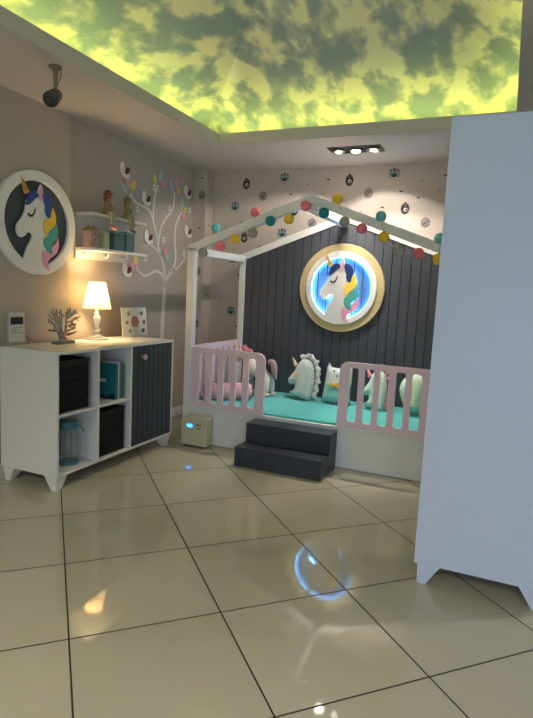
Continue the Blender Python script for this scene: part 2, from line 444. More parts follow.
# ---------------------------------------------------------------- unicorn art
def N(pts, k=3, cx=268, cy=255, s=135.):
    return sp2([((x-cx)/s, (cy-y)/s) for x, y in pts], k)
U_HEAD = [(196, 398), (205, 368), (216, 338), (232, 312), (240, 293), (230, 284), (218, 287), (208, 298), (195, 304), (182, 298), (175, 281), (180, 262), (192, 248), (203, 232), (211, 214), (214, 196), (222, 176), (240, 158), (262, 150), (285, 158), (310, 175), (318, 205), (322, 240), (322, 275), (318, 310), (312, 345), (305, 380), (300, 405), (285, 411), (250, 413), (220, 405)]
U_HORN = [(193, 110), (200, 116), (214, 134), (228, 154), (222, 160), (210, 164), (203, 146), (196, 126)]
U_EARW = [(275, 122), (262, 146), (258, 172), (270, 184), (284, 174), (284, 148)]
U_EARP = [(275, 132), (266, 150), (264, 168), (271, 178), (279, 171), (280, 150)]
U_FORE = [(203, 197), (214, 189), (219, 170), (230, 154), (246, 149), (260, 153), (263, 166), (250, 172), (240, 182), (228, 193), (214, 199)]
U_BLUE = [(282, 152), (298, 149), (314, 160), (323, 178), (322, 198), (316, 210), (314, 228), (300, 224), (292, 208), (292, 190), (284, 172)]
U_YEL = [(324, 190), (336, 210), (341, 234), (330, 256), (312, 268), (302, 280), (304, 292), (290, 278), (285, 254), (290, 236), (306, 228), (317, 212)]
U_TEAL = [(341, 238), (350, 266), (347, 292), (330, 308), (320, 318), (324, 348), (302, 338), (287, 318), (290, 298), (304, 288), (314, 270), (331, 258)]
U_PINK = [(351, 288), (355, 314), (348, 340), (328, 356), (308, 370), (304, 384), (311, 404), (294, 396), (282, 376), (279, 352), (288, 338), (306, 341), (324, 350), (323, 326), (346, 304)]
U_EYE = [(222, 220), (228, 227), (238, 226), (246, 216), (249, 202), (253, 206), (250, 220), (242, 231), (230, 234), (221, 228)]
U_WAVE = [(230, 184), (262, 176), (284, 178), (286, 240), (282, 300), (262, 330), (222, 320)]
M_uni = mat('unicorn_white', (.90, .89, .86), .45, var=.015)
M_gold = mat('unicorn_gold', (.80, .62, .27), .4, var=.15, scale=60)
M_ublue = mat('unicorn_blue', (.13, .27, .55), .45)
M_unavy = mat('unicorn_navy', (.10, .20, .40), .45)
M_uyel = mat('unicorn_yellow', (.93, .77, .26), .45)
M_uteal = mat('unicorn_teal', (.28, .62, .60), .45)
M_upink = mat('unicorn_pink', (.90, .62, .72), .45)
def unicorn(parent, f, sc, w0, blue):
    F = lambda dw: (lambda u, v, w: f(u*sc, v*sc, w0+dw+w))
    def piece(nm, pts, m, d, t, par=parent, ms=False):
        bm = NB(); prism(bm, N(pts), F(d), t, .0015); return finish(nm, bm, m, par)
    hd = piece('unicorn_head', U_HEAD, M_uni, 0, .012)
    piece('ear', U_EARW, M_uni, .010, .006, hd); piece('inner_ear', U_EARP, M_upink, .014, .005, hd)
    h = piece('horn', U_HORN, M_gold, .002, .012, hd)
    piece('eyelash', U_EYE, M_black, .0121, .002, hd)
    piece('mane_lock', U_PINK, M_upink, .010, .006); piece('mane_lock', U_TEAL, M_uteal, .011, .007)
    piece('mane_lock', U_YEL, M_uyel, .012, .008); piece('mane_lock', U_BLUE, blue, .0125, .009)
    piece('forelock', U_FORE, blue, .0125, .009)
    # eyelash tips, horn grooves
    bm = NB()
    for x0, y0, x1, y1 in ((223, 226, 218, 234), (230, 231, 228, 240), (240, 229, 243, 238)):
        d = Vector((x1-x0, y1-y0)); nn = Vector((-d.y, d.x)).normalized()*2.2
        prism(bm, [((a-268)/135, (255-b)/135) for a, b in ((x0+nn.x, y0+nn.y), (x0-nn.x, y0-nn.y), (x1, y1))], F(.0121), .002)
    finish('lash_tips', bm, M_black, hd)
    bm = NB()
    for i in range(4):
        t = .2+.2*i; x0 = 196+t*10; y0 = 118+t*44; x1 = 201+t*26; y1 = 112+t*40
        prism(bm, [((a-268)/135, (255-b)/135) for a, b in ((x0, y0), (x1, y1), (x1+1, y1+2.2), (x0+1, y0+2.2))], F(.0135), .0015)
    finish('horn_groove', bm, mat('horn_groove', (.50, .36, .13), .5), hd)

# lit unicorn disc on the bed's back panel
DX, DZ, DR = -1.437, 1.408, .412
fd = lambda u, v, w: (DX+u, yb0-w, DZ+v)
dl = thing('unicorn_wall_light', 'round gold and white unicorn light glowing blue on the charcoal bed back', 'wall light', (DX, yb0, DZ))
M_goldring = mat('gold_ring', (.80, .72, .53), .38, metal=.2, var=.06, scale=6)
rw = .830*DR; ri = .700*DR
bm = NB(); ring_prism(bm, fd, DR, .76*DR, .030, 96, .004); finish('gold_ring', bm, M_goldring, dl)
bm = NB(); ring_prism(bm, lambda u, v, w: fd(u, v, w+.030), rw, ri, .016, 96, .003); finish('white_ring', bm, M_uni, dl)
unicorn(dl, lambda u, v, w: fd(u, v, w), ri, .0348, M_unavy)
M_bled = mat('led_blue', (.3, .7, 1), .5, emit=(.05, .33, 1.0), estr=75, var=0)
M_bled2 = mat('led_cyan', (.3, .8, 1), .5, emit=(.30, .75, 1.0), estr=7, var=0)
bm = NB(); ring_prism(bm, lambda u, v, w: fd(u, v, w+.004), .765*DR, .745*DR, .020, 96, .002); finish('led_ring', bm, M_bled, dl)
bm = NB(); ring_prism(bm, lambda u, v, w: fd(u, v, w+.0275), .722*DR, .694*DR, .003, 96, .0005); finish('led_edge', bm, M_bled2, dl)

M_bled3 = mat('led_outline', (.5, .8, 1), .5, emit=(.25, .62, 1.0), estr=26, var=0)
bm = NB(); prism(bm, [(u*.955+.002, v*.955) for u, v in N(U_HEAD)], lambda u, v, w: fd(u*ri, v*ri, .026+w), .008); finish('led_outline', bm, M_bled3, dl)
# unlit unicorn plaque on the left wall
PY, PZ, PR = 2.905, 1.735, .352
xw = XL
fp = lambda u, v, w: (xw+.0015+w, PY+u, PZ+v)
pl = thing('unicorn_plaque', 'large round white-rimmed unicorn plaque on the left wall above the cabinet', 'wall decoration', (xw, PY, PZ))
bm = NB(); ring_prism(bm, fp, PR, .80*PR, .034, 96, .005); finish('white_ring', bm, M_uni, pl)
bm = NB()
prism(bm, [(.82*PR*math.cos(2*PI*k/72), .82*PR*math.sin(2*PI*k/72)) for k in range(72)], fp, .012); finish('dark_backing', bm, M_darkpanel, pl)
unicorn(pl, lambda u, v, w: fp(u+.0, v-.01, w), .80*PR*.99, .0228, M_ublue)

# ---------------------------------------------------------------- ball garland
gar = thing('ball_garland', 'string of coloured felt balls draped over the front gable of the house bed', 'garland', (XA, BY0-.02, 1.8))
BC = {'g': mat('ball_grey', (.64, .63, .57), .9, var=.1, bump=.5, bscale=80), 'p': mat('ball_pink', (.95, .50, .54), .9, bump=.5, bscale=80), 'y': mat('ball_yellow', (.95, .77, .22), .9, bump=.5, bscale=80), 't': mat('ball_teal', (.14, .52, .55), .9, bump=.5, bscale=80),
      'c': mat('ball_turquoise', (.45, .76, .76), .9, bump=.5, bscale=80)}
balls = [('g', 203, 253), ('c', 216, 228), ('p', 220.5, 246), ('y', 235, 239), ('g', 252.5, 233), ('p', 255.5, 212), ('t', 270.5, 221), ('y', 289, 219), ('p', 305.5, 206), ('t', 324, 213), ('y', 337.5, 199),
         ('g', 344.5, 222), ('p', 362, 228.5), ('c', 381, 216.5), ('y', 384, 237), ('g', 399.5, 250.5), ('p', 418.5, 253.5), ('c', 440, 238.5), ('y', 438, 259)]
pos = []
for c, u, v in balls:
    up = (c, u) in (('c', 216), ('p', 255.5), ('y', 337.5), ('c', 381), ('c', 440))
    p = at(u, v, 1, BY0+.01 if up else BY0-.042)
    pos.append((p, up))
    bm = NB(); ball(bm, p, .040, 3); finish('ball', bm, BC[c], gar, smooth='all')
pts = []
for i, (p, up) in enumerate(pos):
    q = Vector(p); pts.append(q)
    if i < len(pos)-1:
        a = Vector(pos[i+1][0]); mid = (q+a)/2; mid.y = BY0-.012; mid.z -= .008; pts.append(mid)
bm = NB(); tube(bm, spline(pts, 4), .0016, 5); finish('string', bm, mat('string', (.75, .72, .65), .8), gar)

# ---------------------------------------------------------------- step stool
st = thing('step_stool', 'charcoal two-step stool in front of the white house bed', 'step stool', (-1.457, 3.86, 0))
SX0, SX1, SY0, SYM, SY1 = -1.808, -1.108, 3.672, 3.862, 4.046
for x in (SX0+.001, SX1-.021):
    bm = NB(); prism(bm, [(SY0+.004, 0), (SY1, 0), (SY1, .282), (SYM+.004, .282), (SYM+.004, .132), (SY0+.004, .132)], lambda u, v, w, x=x: (x+w, u, v), .020)
    finish('side_panel', bm, M_dark, st)
bm = NB(); box(bm, SX0+.022, SX1-.022, SY0+.004, SY0+.020, 0, .132, .001); finish('riser', bm, M_dark, st)
bm = NB(); box(bm, SX0+.022, SX1-.022, SYM+.004, SYM+.020, .132, .282, .001); finish('riser', bm, M_dark, st)
bm = NB(); box(bm, SX0, SX1, SY0, SYM+.004, .132, .150, .003); finish('tread', bm, M_dark, st)
bm = NB(); box(bm, SX0, SX1, SYM, SY1, .282, .300, .003); finish('tread', bm, M_dark, st)

# ---------------------------------------------------------------- sideboard
CX0, CX1c, CYa, CYb, CZ0, CZ1 = -3.005, -2.516, 2.573, 3.878, .098, .905
cab = thing('sideboard', 'white sideboard with open cubbies and a grooved charcoal door by the left wall', 'cabinet', (-2.75, 3.22, 0))
tk = .018
bm = NB(); box(bm, CX0, CX1c, CYa, CYb, CZ1-tk, CZ1, .0015); finish('top_panel', bm, M_white, cab)
for y in (CYa, CYb-tk):
    bm = NB(); box(bm, CX0, CX1c, y, y+tk, CZ0+tk, CZ1-tk, .001); finish('side_panel', bm, M_white, cab)
bm = NB(); box(bm, CX0, CX1c, CYa, CYb, CZ0, CZ0+tk, .0015); finish('bottom_panel', bm, M_white, cab)
bm = NB(); box(bm, CX0+.002, CX0+.012, CYa+tk, CYb-tk, CZ0+tk, CZ1-tk); finish('back_panel', bm, M_white, cab)
YD1, YD2 = 2.951, 3.312
for y in (YD1, YD2):
    bm = NB(); box(bm, CX0+.012, CX1c-.001, y, y+tk, CZ0+tk, CZ1-tk, .001); finish('divider', bm, M_white, cab)
ZS = .486
for a, b in ((CYa+tk, YD1), (YD1+tk, YD2)):
    bm = NB(); box(bm, CX0+.012, CX1c-.001, a, b, ZS, ZS+tk, .001); finish('shelf', bm, M_white, cab)
# grooved door
dy0, dy1 = YD2+tk+.003, CYb-tk-.003
bm = NB(); nb = 8; w = (dy1-dy0)/nb
for i in range(nb):
    box(bm, CX1c-.012, CX1c+.000, dy0+i*w+.004, dy0+(i+1)*w-.004, CZ0+tk+.003, CZ1-tk-.003, .003)
box(bm, CX1c-.018, CX1c-.0119, dy0, dy1, CZ0+tk+.003, CZ1-tk-.003, mi=1)
door = finish('door', bm, [M_doordark, M_dgroove], cab)
kp = at(144, 357, 0, CX1c+.014)
bm = NB(); lathe(bm, [(.008, 0), (.008, .012), (.018, .018), (.022, .026), (.018, .034), (.008, .037)], (CX1c, kp.y, kp.z), 'x', 20)
finish('knob', bm, mat('knob_pink', (.88, .68, .68), .35), door, smooth=True)
def foot(bm, x0, x1, y0, y1, z, dx, dy, s=.018):
    # tapered foot: outer corner stays, inner sides slope
    t = [(x0, y0, z), (x1, y0, z), (x1, y1, z), (x0, y1, z)]
    b = [(x0 if dx < 0 else x0+(x1-x0)*.40, y0 if dy < 0 else y0+(y1-y0)*.40, 0), (x1 if dx > 0 else x1-(x1-x0)*.40, y0 if dy < 0 else y0+(y1-y0)*.40, 0),
         (x1 if dx > 0 else x1-(x1-x0)*.40, y1 if dy > 0 else y1-(y1-y0)*.40, 0), (x0 if dx < 0 else x0+(x1-x0)*.40, y1 if dy > 0 else y1-(y1-y0)*.40, 0)]
    def sh(p):
        return p
    A = [bm.verts.new(p) for p in t]; B = [bm.verts.new(p) for p in b]
    bm.faces.new(A); bm.faces.new(B[::-1])
    for i in range(4): j = (i+1) % 4; bm.faces.new((A[i], A[j], B[j], B[i]))
def taper(bm, x0, x1, y0, y1, z, ix0, ix1, iy0, iy1):
    A = [bm.verts.new(p) for p in ((x0, y0, z), (x1, y0, z), (x1, y1, z), (x0, y1, z))]
    B = [bm.verts.new(p) for p in ((x0+ix0, y0+iy0, 0), (x1-ix1, y0+iy0, 0), (x1-ix1, y1-iy1, 0), (x0+ix0, y1-iy1, 0))]
    bm.faces.new(A); bm.faces.new(B[::-1])
    for i in range(4): j = (i+1) % 4; bm.faces.new((A[i], A[j], B[j], B[i]))
fw = .105
for sx in (0, 1):
    for sy in (0, 1):
        x0, x1 = (CX0+.005, CX0+.005+fw) if sx == 0 else (CX1c-.012-fw, CX1c-.012)
        y0, y1 = (CYa+.006, CYa+.006+fw) if sy == 0 else (CYb-.006-fw, CYb-.006)
        bm = NB(); taper(bm, x0, x1, y0, y1, CZ0, .012 if sx == 0 else .05, .05 if sx == 0 else .012, .012 if sy == 0 else .05, .05 if sy == 0 else .012)
        finish('foot', bm, M_white, cab)

# baskets
def basket(label, y0, y1, z0, z1, x0=-2.93, x1=-2.545):
    t = thing('storage_basket', label, 'basket', ((x0+x1)/2, (y0+y1)/2, z0), 'woven baskets in the sideboard')
    bm = NB()
    n = 9; hh = (z1-z0)/n
    for i in range(n):          # woven courses
        o_ = .002*(i % 2)
        box(bm, x0+o_, x1-o_, y0+o_, y1-o_, z0+i*hh+.001, z0+(i+1)*hh-.001, .004)
    k = 12
    for i in range(k):
        yy = y0+(i+.5)*(y1-y0)/k; box(bm, x1-.002, x1+.003, yy-.004, yy+.004, z0+.01, z1-.02, .001)
    for i in range(14):
        xx = x0+(i+.5)*(x1-x0)/14; box(bm, xx-.004, xx+.004, y0-.002, y0+.003, z0+.01, z1-.02, .001)
    finish('body', bm, M_blk, t)
    bm = NB(); zt = z1
    for a in ((x0-.004, x1+.004, y0-.004, y0+.012), (x0-.004, x1+.004, y1-.012, y1+.004), (x0-.004, x0+.012, y0, y1), (x1-.012, x1+.004, y0, y1)): box(bm, *a, zt, zt+.014, .003)
    finish('rim', bm, M_blk, t)
    bm = NB(); ym = (y0+y1)/2; tube(bm, spline([(x1, ym-.05, z1-.03), (x1+.014, ym-.04, z1-.045), (x1+.016, ym, z1-.05), (x1+.014, ym+.04, z1-.045), (x1, ym+.05, z1-.03)], 4), .006, 6)
    finish('handle', bm, M_blk, t)
basket('black woven basket in the upper left cubby of the white sideboard', 2.612, 2.892, ZS+tk, .828)
basket('black woven basket in the lower middle cubby beside the charcoal door', 2.985, 3.278, CZ0+tk, .430)

# books
M_teb = mat('book_teal', (.10, .43, .46), .5); M_page = mat('book_pages', (.85, .82, .76), .8); M_wb = mat('book_white', (.80, .80, .76), .5); M_pb = mat('book_pink', (.70, .38, .42), .5)
M_sil = mat('book_silhouette', (.06, .14, .17), .6)
def book(label, y0, y1, h, d, m, extra=False, xs=-2.552, lean=0):
    z0 = ZS+tk
    t = thing('book', label, 'book', (xs-d/2, (y0+y1)/2, z0), 'books in the sideboard')
    bm = NB(); box(bm, xs-d, xs, y0, y0+.0022, z0, z0+h); box(bm, xs-d, xs, y1-.0022, y1, z0, z0+h); box(bm, xs-.003, xs, y0, y1, z0, z0+h, .001); finish('cover', bm, m, t)
    bm = NB(); box(bm, xs-d+.004, xs-.004, y0+.0022, y1-.0022, z0+.003, z0+h-.004); finish('pages', bm, M_page, t)
    if extra:
        bm = NB(); box(bm, xs-d*.78, xs-d*.40, y0-.0008, y0, z0+h*.47, z0+h*.56); finish('title_plate', bm, M_wb, t)
        bm = NB(); r2 = random.Random(5); x = xs-d+.002
        while x < xs-.012:
            ww = r2.uniform(.006, .014); box(bm, x, x+ww, y0-.0008, y0, z0, z0+h*r2.uniform(.04, .17)); x += ww
        finish('skyline_print', bm, M_sil, t)
book('thick teal book with dark skyline print, nearest in the sideboard cubby', 3.178, 3.206, .262, .21, M_teb, True)
book('thin white book standing between the teal book and the pink book', 3.208, 3.223, .275, .19, M_wb)
book('thin pink book standing behind the white book in the cubby', 3.225, 3.238, .268, .19, M_pb)
book('teal book standing last in the row against the cubby divider', 3.240, 3.278, .262, .20, M_teb)
bm = NB(); z0 = ZS+tk+.262; box(bm, -2.74, -2.58, 3.182, 3.202, z0, z0+.006)
bm.free()

# glass jar in the lower left cubby
jp = at(68, 462, 0, -2.64)
jc = (-2.64, jp.y, CZ0+tk)
jar = thing('glass_jar', 'clear ribbed glass jar with teal lid in the lower left cubby', 'jar', jc)
M_tg = mat('teal_glass', (.66, .78, .78), .12, var=.03, alpha=.07, spec=.8)
M_tm = mat('teal_metal', (.30, .50, .53), .4)
prof = [(.055, .006), (.072, .02), (.078, .08), (.078, .19), (.066, .235), (.052, .255)]
bm = NB()
rings = []
seg = 36
for r, h in prof:
    rings.append([bm.verts.new((jc[0]+(r*(1+.012*math.cos(12*2*PI*k/seg)))*math.cos(2*PI*k/seg), jc[1]+r*math.sin(2*PI*k/seg), jc[2]+h)) for k in range(seg)])
for A, B in zip(rings, rings[1:]):
    for k in range(seg): bm.faces.new((A[k], A[(k+1) % seg], B[(k+1) % seg], B[k]))
finish('glass', bm, M_tg, jar, smooth=True)
bm = NB(); lathe(bm, [(.0, 0), (.066, 0), (.072, .006), (.071, .018), (.0, .019)], jc, 'z', 32); finish('base', bm, M_tm, jar, smooth=True)
bm = NB(); lathe(bm, [(.050, .252), (.056, .256), (.056, .268), (.062, .272), (.062, .290), (.045, .297), (.0, .298)], jc, 'z', 32); finish('lid', bm, M_tm, jar, smooth=True)
bm = NB(); tube(bm, spline([(jc[0]+.02, jc[1]+.055, jc[2]+.262), (jc[0]+.05, jc[1]+.075, jc[2]+.24), (jc[0]+.06, jc[1]+.085, jc[2]+.21)], 5), .004, 6)
tube(bm, [(jc[0]+.058*math.cos(2*PI*k/24), jc[1]+.058*math.sin(2*PI*k/24), jc[2]+.25) for k in range(24)], .004, 6, True)
finish('handle', bm, M_tm, jar)
bm = NB()
for k in range(12):
    a = 2*PI*k/12; tube(bm, [(jc[0]+(r+.003)*math.cos(a), jc[1]+(r+.003)*math.sin(a), jc[2]+h) for r, h in prof], .0009, 4)
finish('wire', bm, M_tm, jar)

# ---------------------------------------------------------------- things on the sideboard
ZT = CZ1
# lamp
LX, LY = -2.905, 3.385
lamp = thing('table_lamp', 'white turned-wood table lamp with lit cone shade on the sideboard', 'lamp', (LX, LY, ZT))
bm = NB(); box(bm, LX-.062, LX+.062, LY-.062, LY+.062, ZT, ZT+.016, .004); box(bm, LX-.045, LX+.045, LY-.045, LY+.045, ZT+.0155, ZT+.030, .005); finish('base', bm, M_uni, lamp)
bm = NB(); lathe(bm, [(.03, .03), (.034, .038), (.018, .05), (.015, .06), (.024, .07), (.028, .08), (.020, .092), (.014, .1), (.020, .108), (.014, .116), (.020, .13), (.028, .155), (.030, .172), (.022, .19), (.013, .20), (.020, .208), (.012, .216), (.010, .25)], (LX, LY, ZT), 'z', 24); finish('column', bm, M_uni, lamp, smooth=True)
m = bpy.data.materials.new('lamp_shade_fabric'); m.use_nodes = True; n = m.node_tree.nodes; l = m.node_tree.links
for x in list(n): n.remove(x)
ou = n.new('ShaderNodeOutputMaterial'); mx = n.new('ShaderNodeMixShader'); df = n.new('ShaderNodeBsdfDiffuse'); tr = n.new('ShaderNodeBsdfTranslucent')
nz = n.new('ShaderNodeTexNoise'); nz.inputs['Scale'].default_value = 200; cr = n.new('ShaderNodeValToRGB'); cr.color_ramp.elements[0].color = (.64, .53, .33, 1); cr.color_ramp.elements[1].color = (.72, .60, .38, 1)
l.new(nz.outputs['Fac'], cr.inputs[0]); l.new(cr.outputs[0], df.inputs[0]); l.new(cr.outputs[0], tr.inputs[0]); mx.inputs[0].default_value = .72
l.new(df.outputs[0], mx.inputs[1]); l.new(tr.outputs[0], mx.inputs[2]); l.new(mx.outputs[0], ou.inputs[0])
bm = NB(); seg = 40
A = [[bm.verts.new((LX+r*math.cos(2*PI*k/seg), LY+r*math.sin(2*PI*k/seg), ZT+h)) for k in range(seg)] for r, h in ((.108, .245), (.060, .447))]
for k in range(seg): bm.faces.new((A[0][k], A[0][(k+1) % seg], A[1][(k+1) % seg], A[1][k]))
sh = finish('lamp_shade', bm, m, lamp, smooth='all'); 
bm = NB(); ball(bm, (LX, LY, ZT+.36), .026, 3, (1, 1, 1.25)); finish('bulb', bm, mat('bulb_warm', (1, .9, .7), .3, emit=(1, .70, .34), estr=6, var=0), lamp, smooth='all')
gp = Vector((math.cos(-.05), math.sin(-.05), 0))
ga = math.radians(40)
bm = NB(); c = Vector((LX+.096*math.cos(ga), LY+.096*math.sin(ga), ZT+.315))
ball(bm, c, .022, 2, (.25, .9, 1.4), Euler((0, -.24, ga)).to_matrix()); finish('leaf_tag', bm, mat('leaf_tag_green', (.45, .75, .50), .6), lamp, smooth='all')

# coral jewellery stand
CXs, CYs = -2.86, 2.985
cs = thing('coral_stand', 'grey coral-shaped jewellery stand with hanging beads on the sideboard', 'jewellery stand', (CXs, CYs, ZT))
M_cor = mat('coral_grey', (.56, .56, .52), .45, metal=.1)
bm = NB(); box(bm, CXs-.03, CXs+.03, CYs-.085, CYs+.085, ZT, ZT+.020, .003); finish('base', bm, M_cor, cs)
f2 = lambda x, y: Vector((CXs+.011*math.sin(x/62.)*max(0, 480-y)/330, CYs+(x-283)/533*50/120., ZT+.018+(500-y)/586*55/141.))
branches = [[(245, 490), (240, 460), (215, 400), (190, 340), (195, 280), (185, 210), (150, 155)], [(215, 400), (185, 370), (160, 350)], [(190, 340), (150, 310), (100, 290)], [(190, 330), (140, 290), (95, 260)], [(192, 280), (140, 250), (95, 210)], [(193, 250), (160, 220), (122, 180)],
            [(255, 480), (245, 400), (230, 330), (215, 250), (208, 165)], [(240, 380), (250, 300), (240, 230)], [(270, 490), (270, 420), (268, 340), (270, 260), (272, 210), (260, 165)], [(272, 210), (250, 190)], [(272, 205), (310, 240)],
            [(285, 490), (300, 430), (325, 370), (325, 300), (335, 240), (370, 200), (372, 150)], [(335, 240), (330, 195)], [(355, 215), (350, 160)], [(370, 210), (400, 200), (425, 165)], [(350, 250), (400, 220), (445, 195)], [(325, 310), (380, 290), (430, 265), (485, 245)], [(400, 282), (440, 250)], [(430, 265), (465, 280)],
            [(300, 440), (350, 425), (400, 420), (450, 400)], [(320, 400), (370, 380), (430, 370)], [(330, 340), (390, 330), (435, 320)]]
r3 = random.Random(4)
bm = NB()
for i, b in enumerate(branches):
    P = [f2(*p) for p in b]
    q = spline(P, 4); tube(bm, q, [.0074-.0024*j/len(q) for j in range(len(q))], 6)
    ball(bm, q[-1], .0056, 1)
finish('coral_branches', bm, M_cor, cs, smooth=True)
M_bead = mat('beads_brown', (.42, .25, .20), .4); M_beadp = mat('beads_rose', (.72, .48, .45), .4)
for nm, m_, chain in (('bead_bracelet', M_bead, [(95, 370), (175, 385)]), ('bead_bracelet', M_bead, [(330, 435), (410, 415)]), ('bead_necklace', M_beadp, [(300, 320), (290, 400), (240, 450)]), ('bead_necklace', M_beadp, [(380, 290), (350, 350), (410, 350), (375, 295)]), ('bead_necklace', M_beadp, [(270, 400), (290, 470), (320, 470)])):
    bm = NB()
    q = spline([f2(*p)+Vector((.012, 0, 0)) for p in chain], 7)
    for p in q: ball(bm, p, .0068, 1)
    finish(nm, bm, m_, cs, smooth='all')

# acrylic sign
a0 = at(7, 344, 2, ZT); 
SGX = -3.0; y0 = at(7, 340, 0, SGX).y; y1 = at(25.5, 340, 0, SGX).y
sg = thing('sign_holder', 'clear acrylic sign holder with printed sheet at the near end of the sideboard', 'sign', (SGX, (y0+y1)/2, ZT))
hgt = .232
bm = NB(); box(bm, SGX-.004, SGX+.004, y0, y1, ZT+.001, ZT+hgt, .001); box(bm, SGX-.02, SGX+.035, y0, y1, ZT, ZT+.003, .001)
finish('acrylic_holder', bm, mat('acrylic', (.9, .92, .92), .08, alpha=.22, var=0), sg)
bm = NB(); box(bm, SGX+.0042, SGX+.0052, y0+.012, y1-.010, ZT+.02, ZT+hgt-.012); pa = finish('paper', bm, mat('paper', (.80, .78, .76), .8), sg)
wd = y1-y0
bm = NB(); box(bm, SGX+.0052, SGX+.0056, y0+.16*wd, y0+.84*wd, ZT+.138, ZT+.188); finish('photo_print', bm, mat('photo_print', (.14, .12, .13), .4, var=.8, scale=40), sg)
bm = NB()
for i, (a, b, z) in enumerate(((.25, .80, .115), (.22, .55, .103), (.22, .48, .092), (.22, .72, .081))): box(bm, SGX+.0052, SGX+.0056, y0+a*wd, y0+b*wd, ZT+z, ZT+z+.003)
finish('printed_lines', bm, mat('print_lines', (.35, .33, .33), .8), sg)

# multi photo frame
fy0 = at(118, 337, 0, -2.96).y; fy1 = at(145, 337, 0, -2.93).y
FW = fy1-fy0; FH = .245
fr = thing('photo_frame', 'cream square photo frame with central oval and small ovals, leaning near the tree', 'photo frame', (-2.93, (fy0+fy1)/2, ZT))
tilt = .10
def ff(u, v, w):
    x = -2.915+w; z = v
    return (-2.915 - z*math.sin(tilt) + w*math.cos(tilt), fy0+u, ZT+z*math.cos(tilt)+w*math.sin(tilt)+.0015)
m_fr = mat('frame_cream', (.87, .86, .75), .6, var=.18, scale=70)
bm = NB(); prism(bm, [(0, 0), (FW, 0), (FW, FH), (0, FH)], ff, .012, .002); finish('frame_board', bm, m_fr, fr)
bm = NB(); prism(bm, [(FW*.4, .0), (FW*.6, .0), (FW*.55, .17), (FW*.45, .17)], lambda u, v, w: (-2.918-.05*(1-v/.17)-.017*v/.17-w*.5, fy0+u, ZT+.0015+v), .004); finish('easel', bm, m_fr, fr)
for (u, v, a, b, cc) in ((.5, .50, .17, .21, (.62, .42, .42)), (.26, .80, .075, .085, (.70, .60, .38)), (.78, .79, .075, .085, (.36, .40, .30)), (.17, .49, .07, .08, (.78, .48, .42)), (.87, .48, .07, .09, (.38, .40, .42)), (.27, .19, .07, .085, (.55, .57, .50)), (.82, .18, .08, .09, (.40, .33, .33))):
    cu, cv = u*FW, v*FH; ra, rb = a*FW, b*FH
    bm = NB(); E = [(cu+ra*math.cos(2*PI*k/24), cv+rb*math.sin(2*PI*k/24)) for k in range(24)]
    prism(bm, E, lambda p, q, w: ff(p, q, w+.0120), .0012); o_ = finish('oval_photo', bm, mat('oval_%d_%d' % (cu*1e3, cv*1e3), cc, .35, var=.5, scale=60), fr)
    bm = NB()
    tube(bm, [ff(p, q, .013) for p, q in E], .0022, 6, True); finish('oval_rim', bm, m_fr, o_)

# ---------------------------------------------------------------- wall shelf
WX = XL2; wy0, wy1 = 3.275, 4.0
wx1 = -2.90
ws = thing('wall_shelf', 'white two-tier wall shelf with hook rail beside the unicorn plaque', 'shelf', (WX, (wy0+wy1)/2, 1.7))
pA = at(93, 213, 0, wx1); wy0 = pA.y
ZU, ZLo = 1.852, 1.612
wy0 = min(max(wy0, 3.27), 3.40)
bm = NB(); box(bm, WX, wx1, wy0, wy1, ZU, ZU+.022, .003); finish('upper_shelf', bm, M_white, ws)
bm = NB(); box(bm, WX, wx1+.01, wy0, wy1, ZLo-.022, ZLo, .003); finish('lower_shelf', bm, M_white, ws)
bm = NB(); box(bm, WX, WX+.012, wy0-.12+.12, wy1, ZLo, ZU); finish('back_panel', bm, M_white, ws)
bm = NB(); box(bm, WX, WX+.016, wy0, wy1-.05, ZLo-.085, ZLo-.022, .002); finish('hook_rail', bm, M_white, ws)
for i in range(3):
    yy = wy0+.08+i*.24
    bm = NB(); tube(bm, spline([(WX+.014, yy, ZLo-.05), (WX+.045, yy, ZLo-.056), (WX+.062, yy, ZLo-.050), (WX+.066, yy, ZLo-.036)], 4), [.009]*13, 8); ball(bm, (WX+.066, yy, ZLo-.034), .013, 2)
    finish('hook', bm, M_uni, ws, smooth='all')

# objects standing on the lower board
def house_box():
    c = at(86, 240, 0, -2.97); y = max(c.y, wy0+.055)
    t = thing('pink_box', 'small pink patterned box with gabled lid at the near end of the lower shelf', 'box', (-2.97, y, ZLo))
    bm = NB(); box(bm, -3.01, -2.925, y-.045, y+.045, ZLo, ZLo+.125, .004); finish('body', bm, mat('pink_card', (.74, .60, .55), .7, var=.2, scale=50), t)
    bm = NB(); prism(bm, [(-.05, .125), (.05, .125), (.03, .150), (-.03, .150)], lambda u, v, w: (-3.013+w, y+u, ZLo+v), .09, .002)
    finish('lid', bm, mat('olive_card', (.62, .55, .34), .7), t)
    for s in (-.028, .028):
        bm = NB(); ball(bm, (-2.967, y+s, ZLo+.158), .013, 2); finish('ear', bm, mat('olive_card', (.62, .55, .34), .7), t, smooth='all')
    for a, b in ((0, .062), (-.025, .095), (.025, .095), (-.028, .03), (.026, .028), (0, .105)):
        bm = NB(); ball(bm, (-2.924, y+a, ZLo+b), .006 if a else .008, 1, (.3, 1, 1)); finish('dot', bm, mat('dark_dots', (.22, .12, .12), .6), t)
    return y
yh = house_box()
def canister(label, y, r, h, m_, lidm, grp=None):
    t = thing('canister', label, 'canister', (-2.975, y, ZLo), grp)
    bm = NB(); lathe(bm, [(0, 0), (r*.95, 0), (r, .005), (r, h*.82), (r*.9, h*.86)], (-2.975, y, ZLo), 'z', 24); finish('body', bm, m_, t, smooth=True)
    bm = NB(); lathe(bm, [(r*.92, h*.855), (r*.98, h*.87), (r*.98, h*.97), (r*.8, h), (0, h)], (-2.975, y, ZLo), 'z', 24); finish('lid', bm, lidm, t, smooth=True)
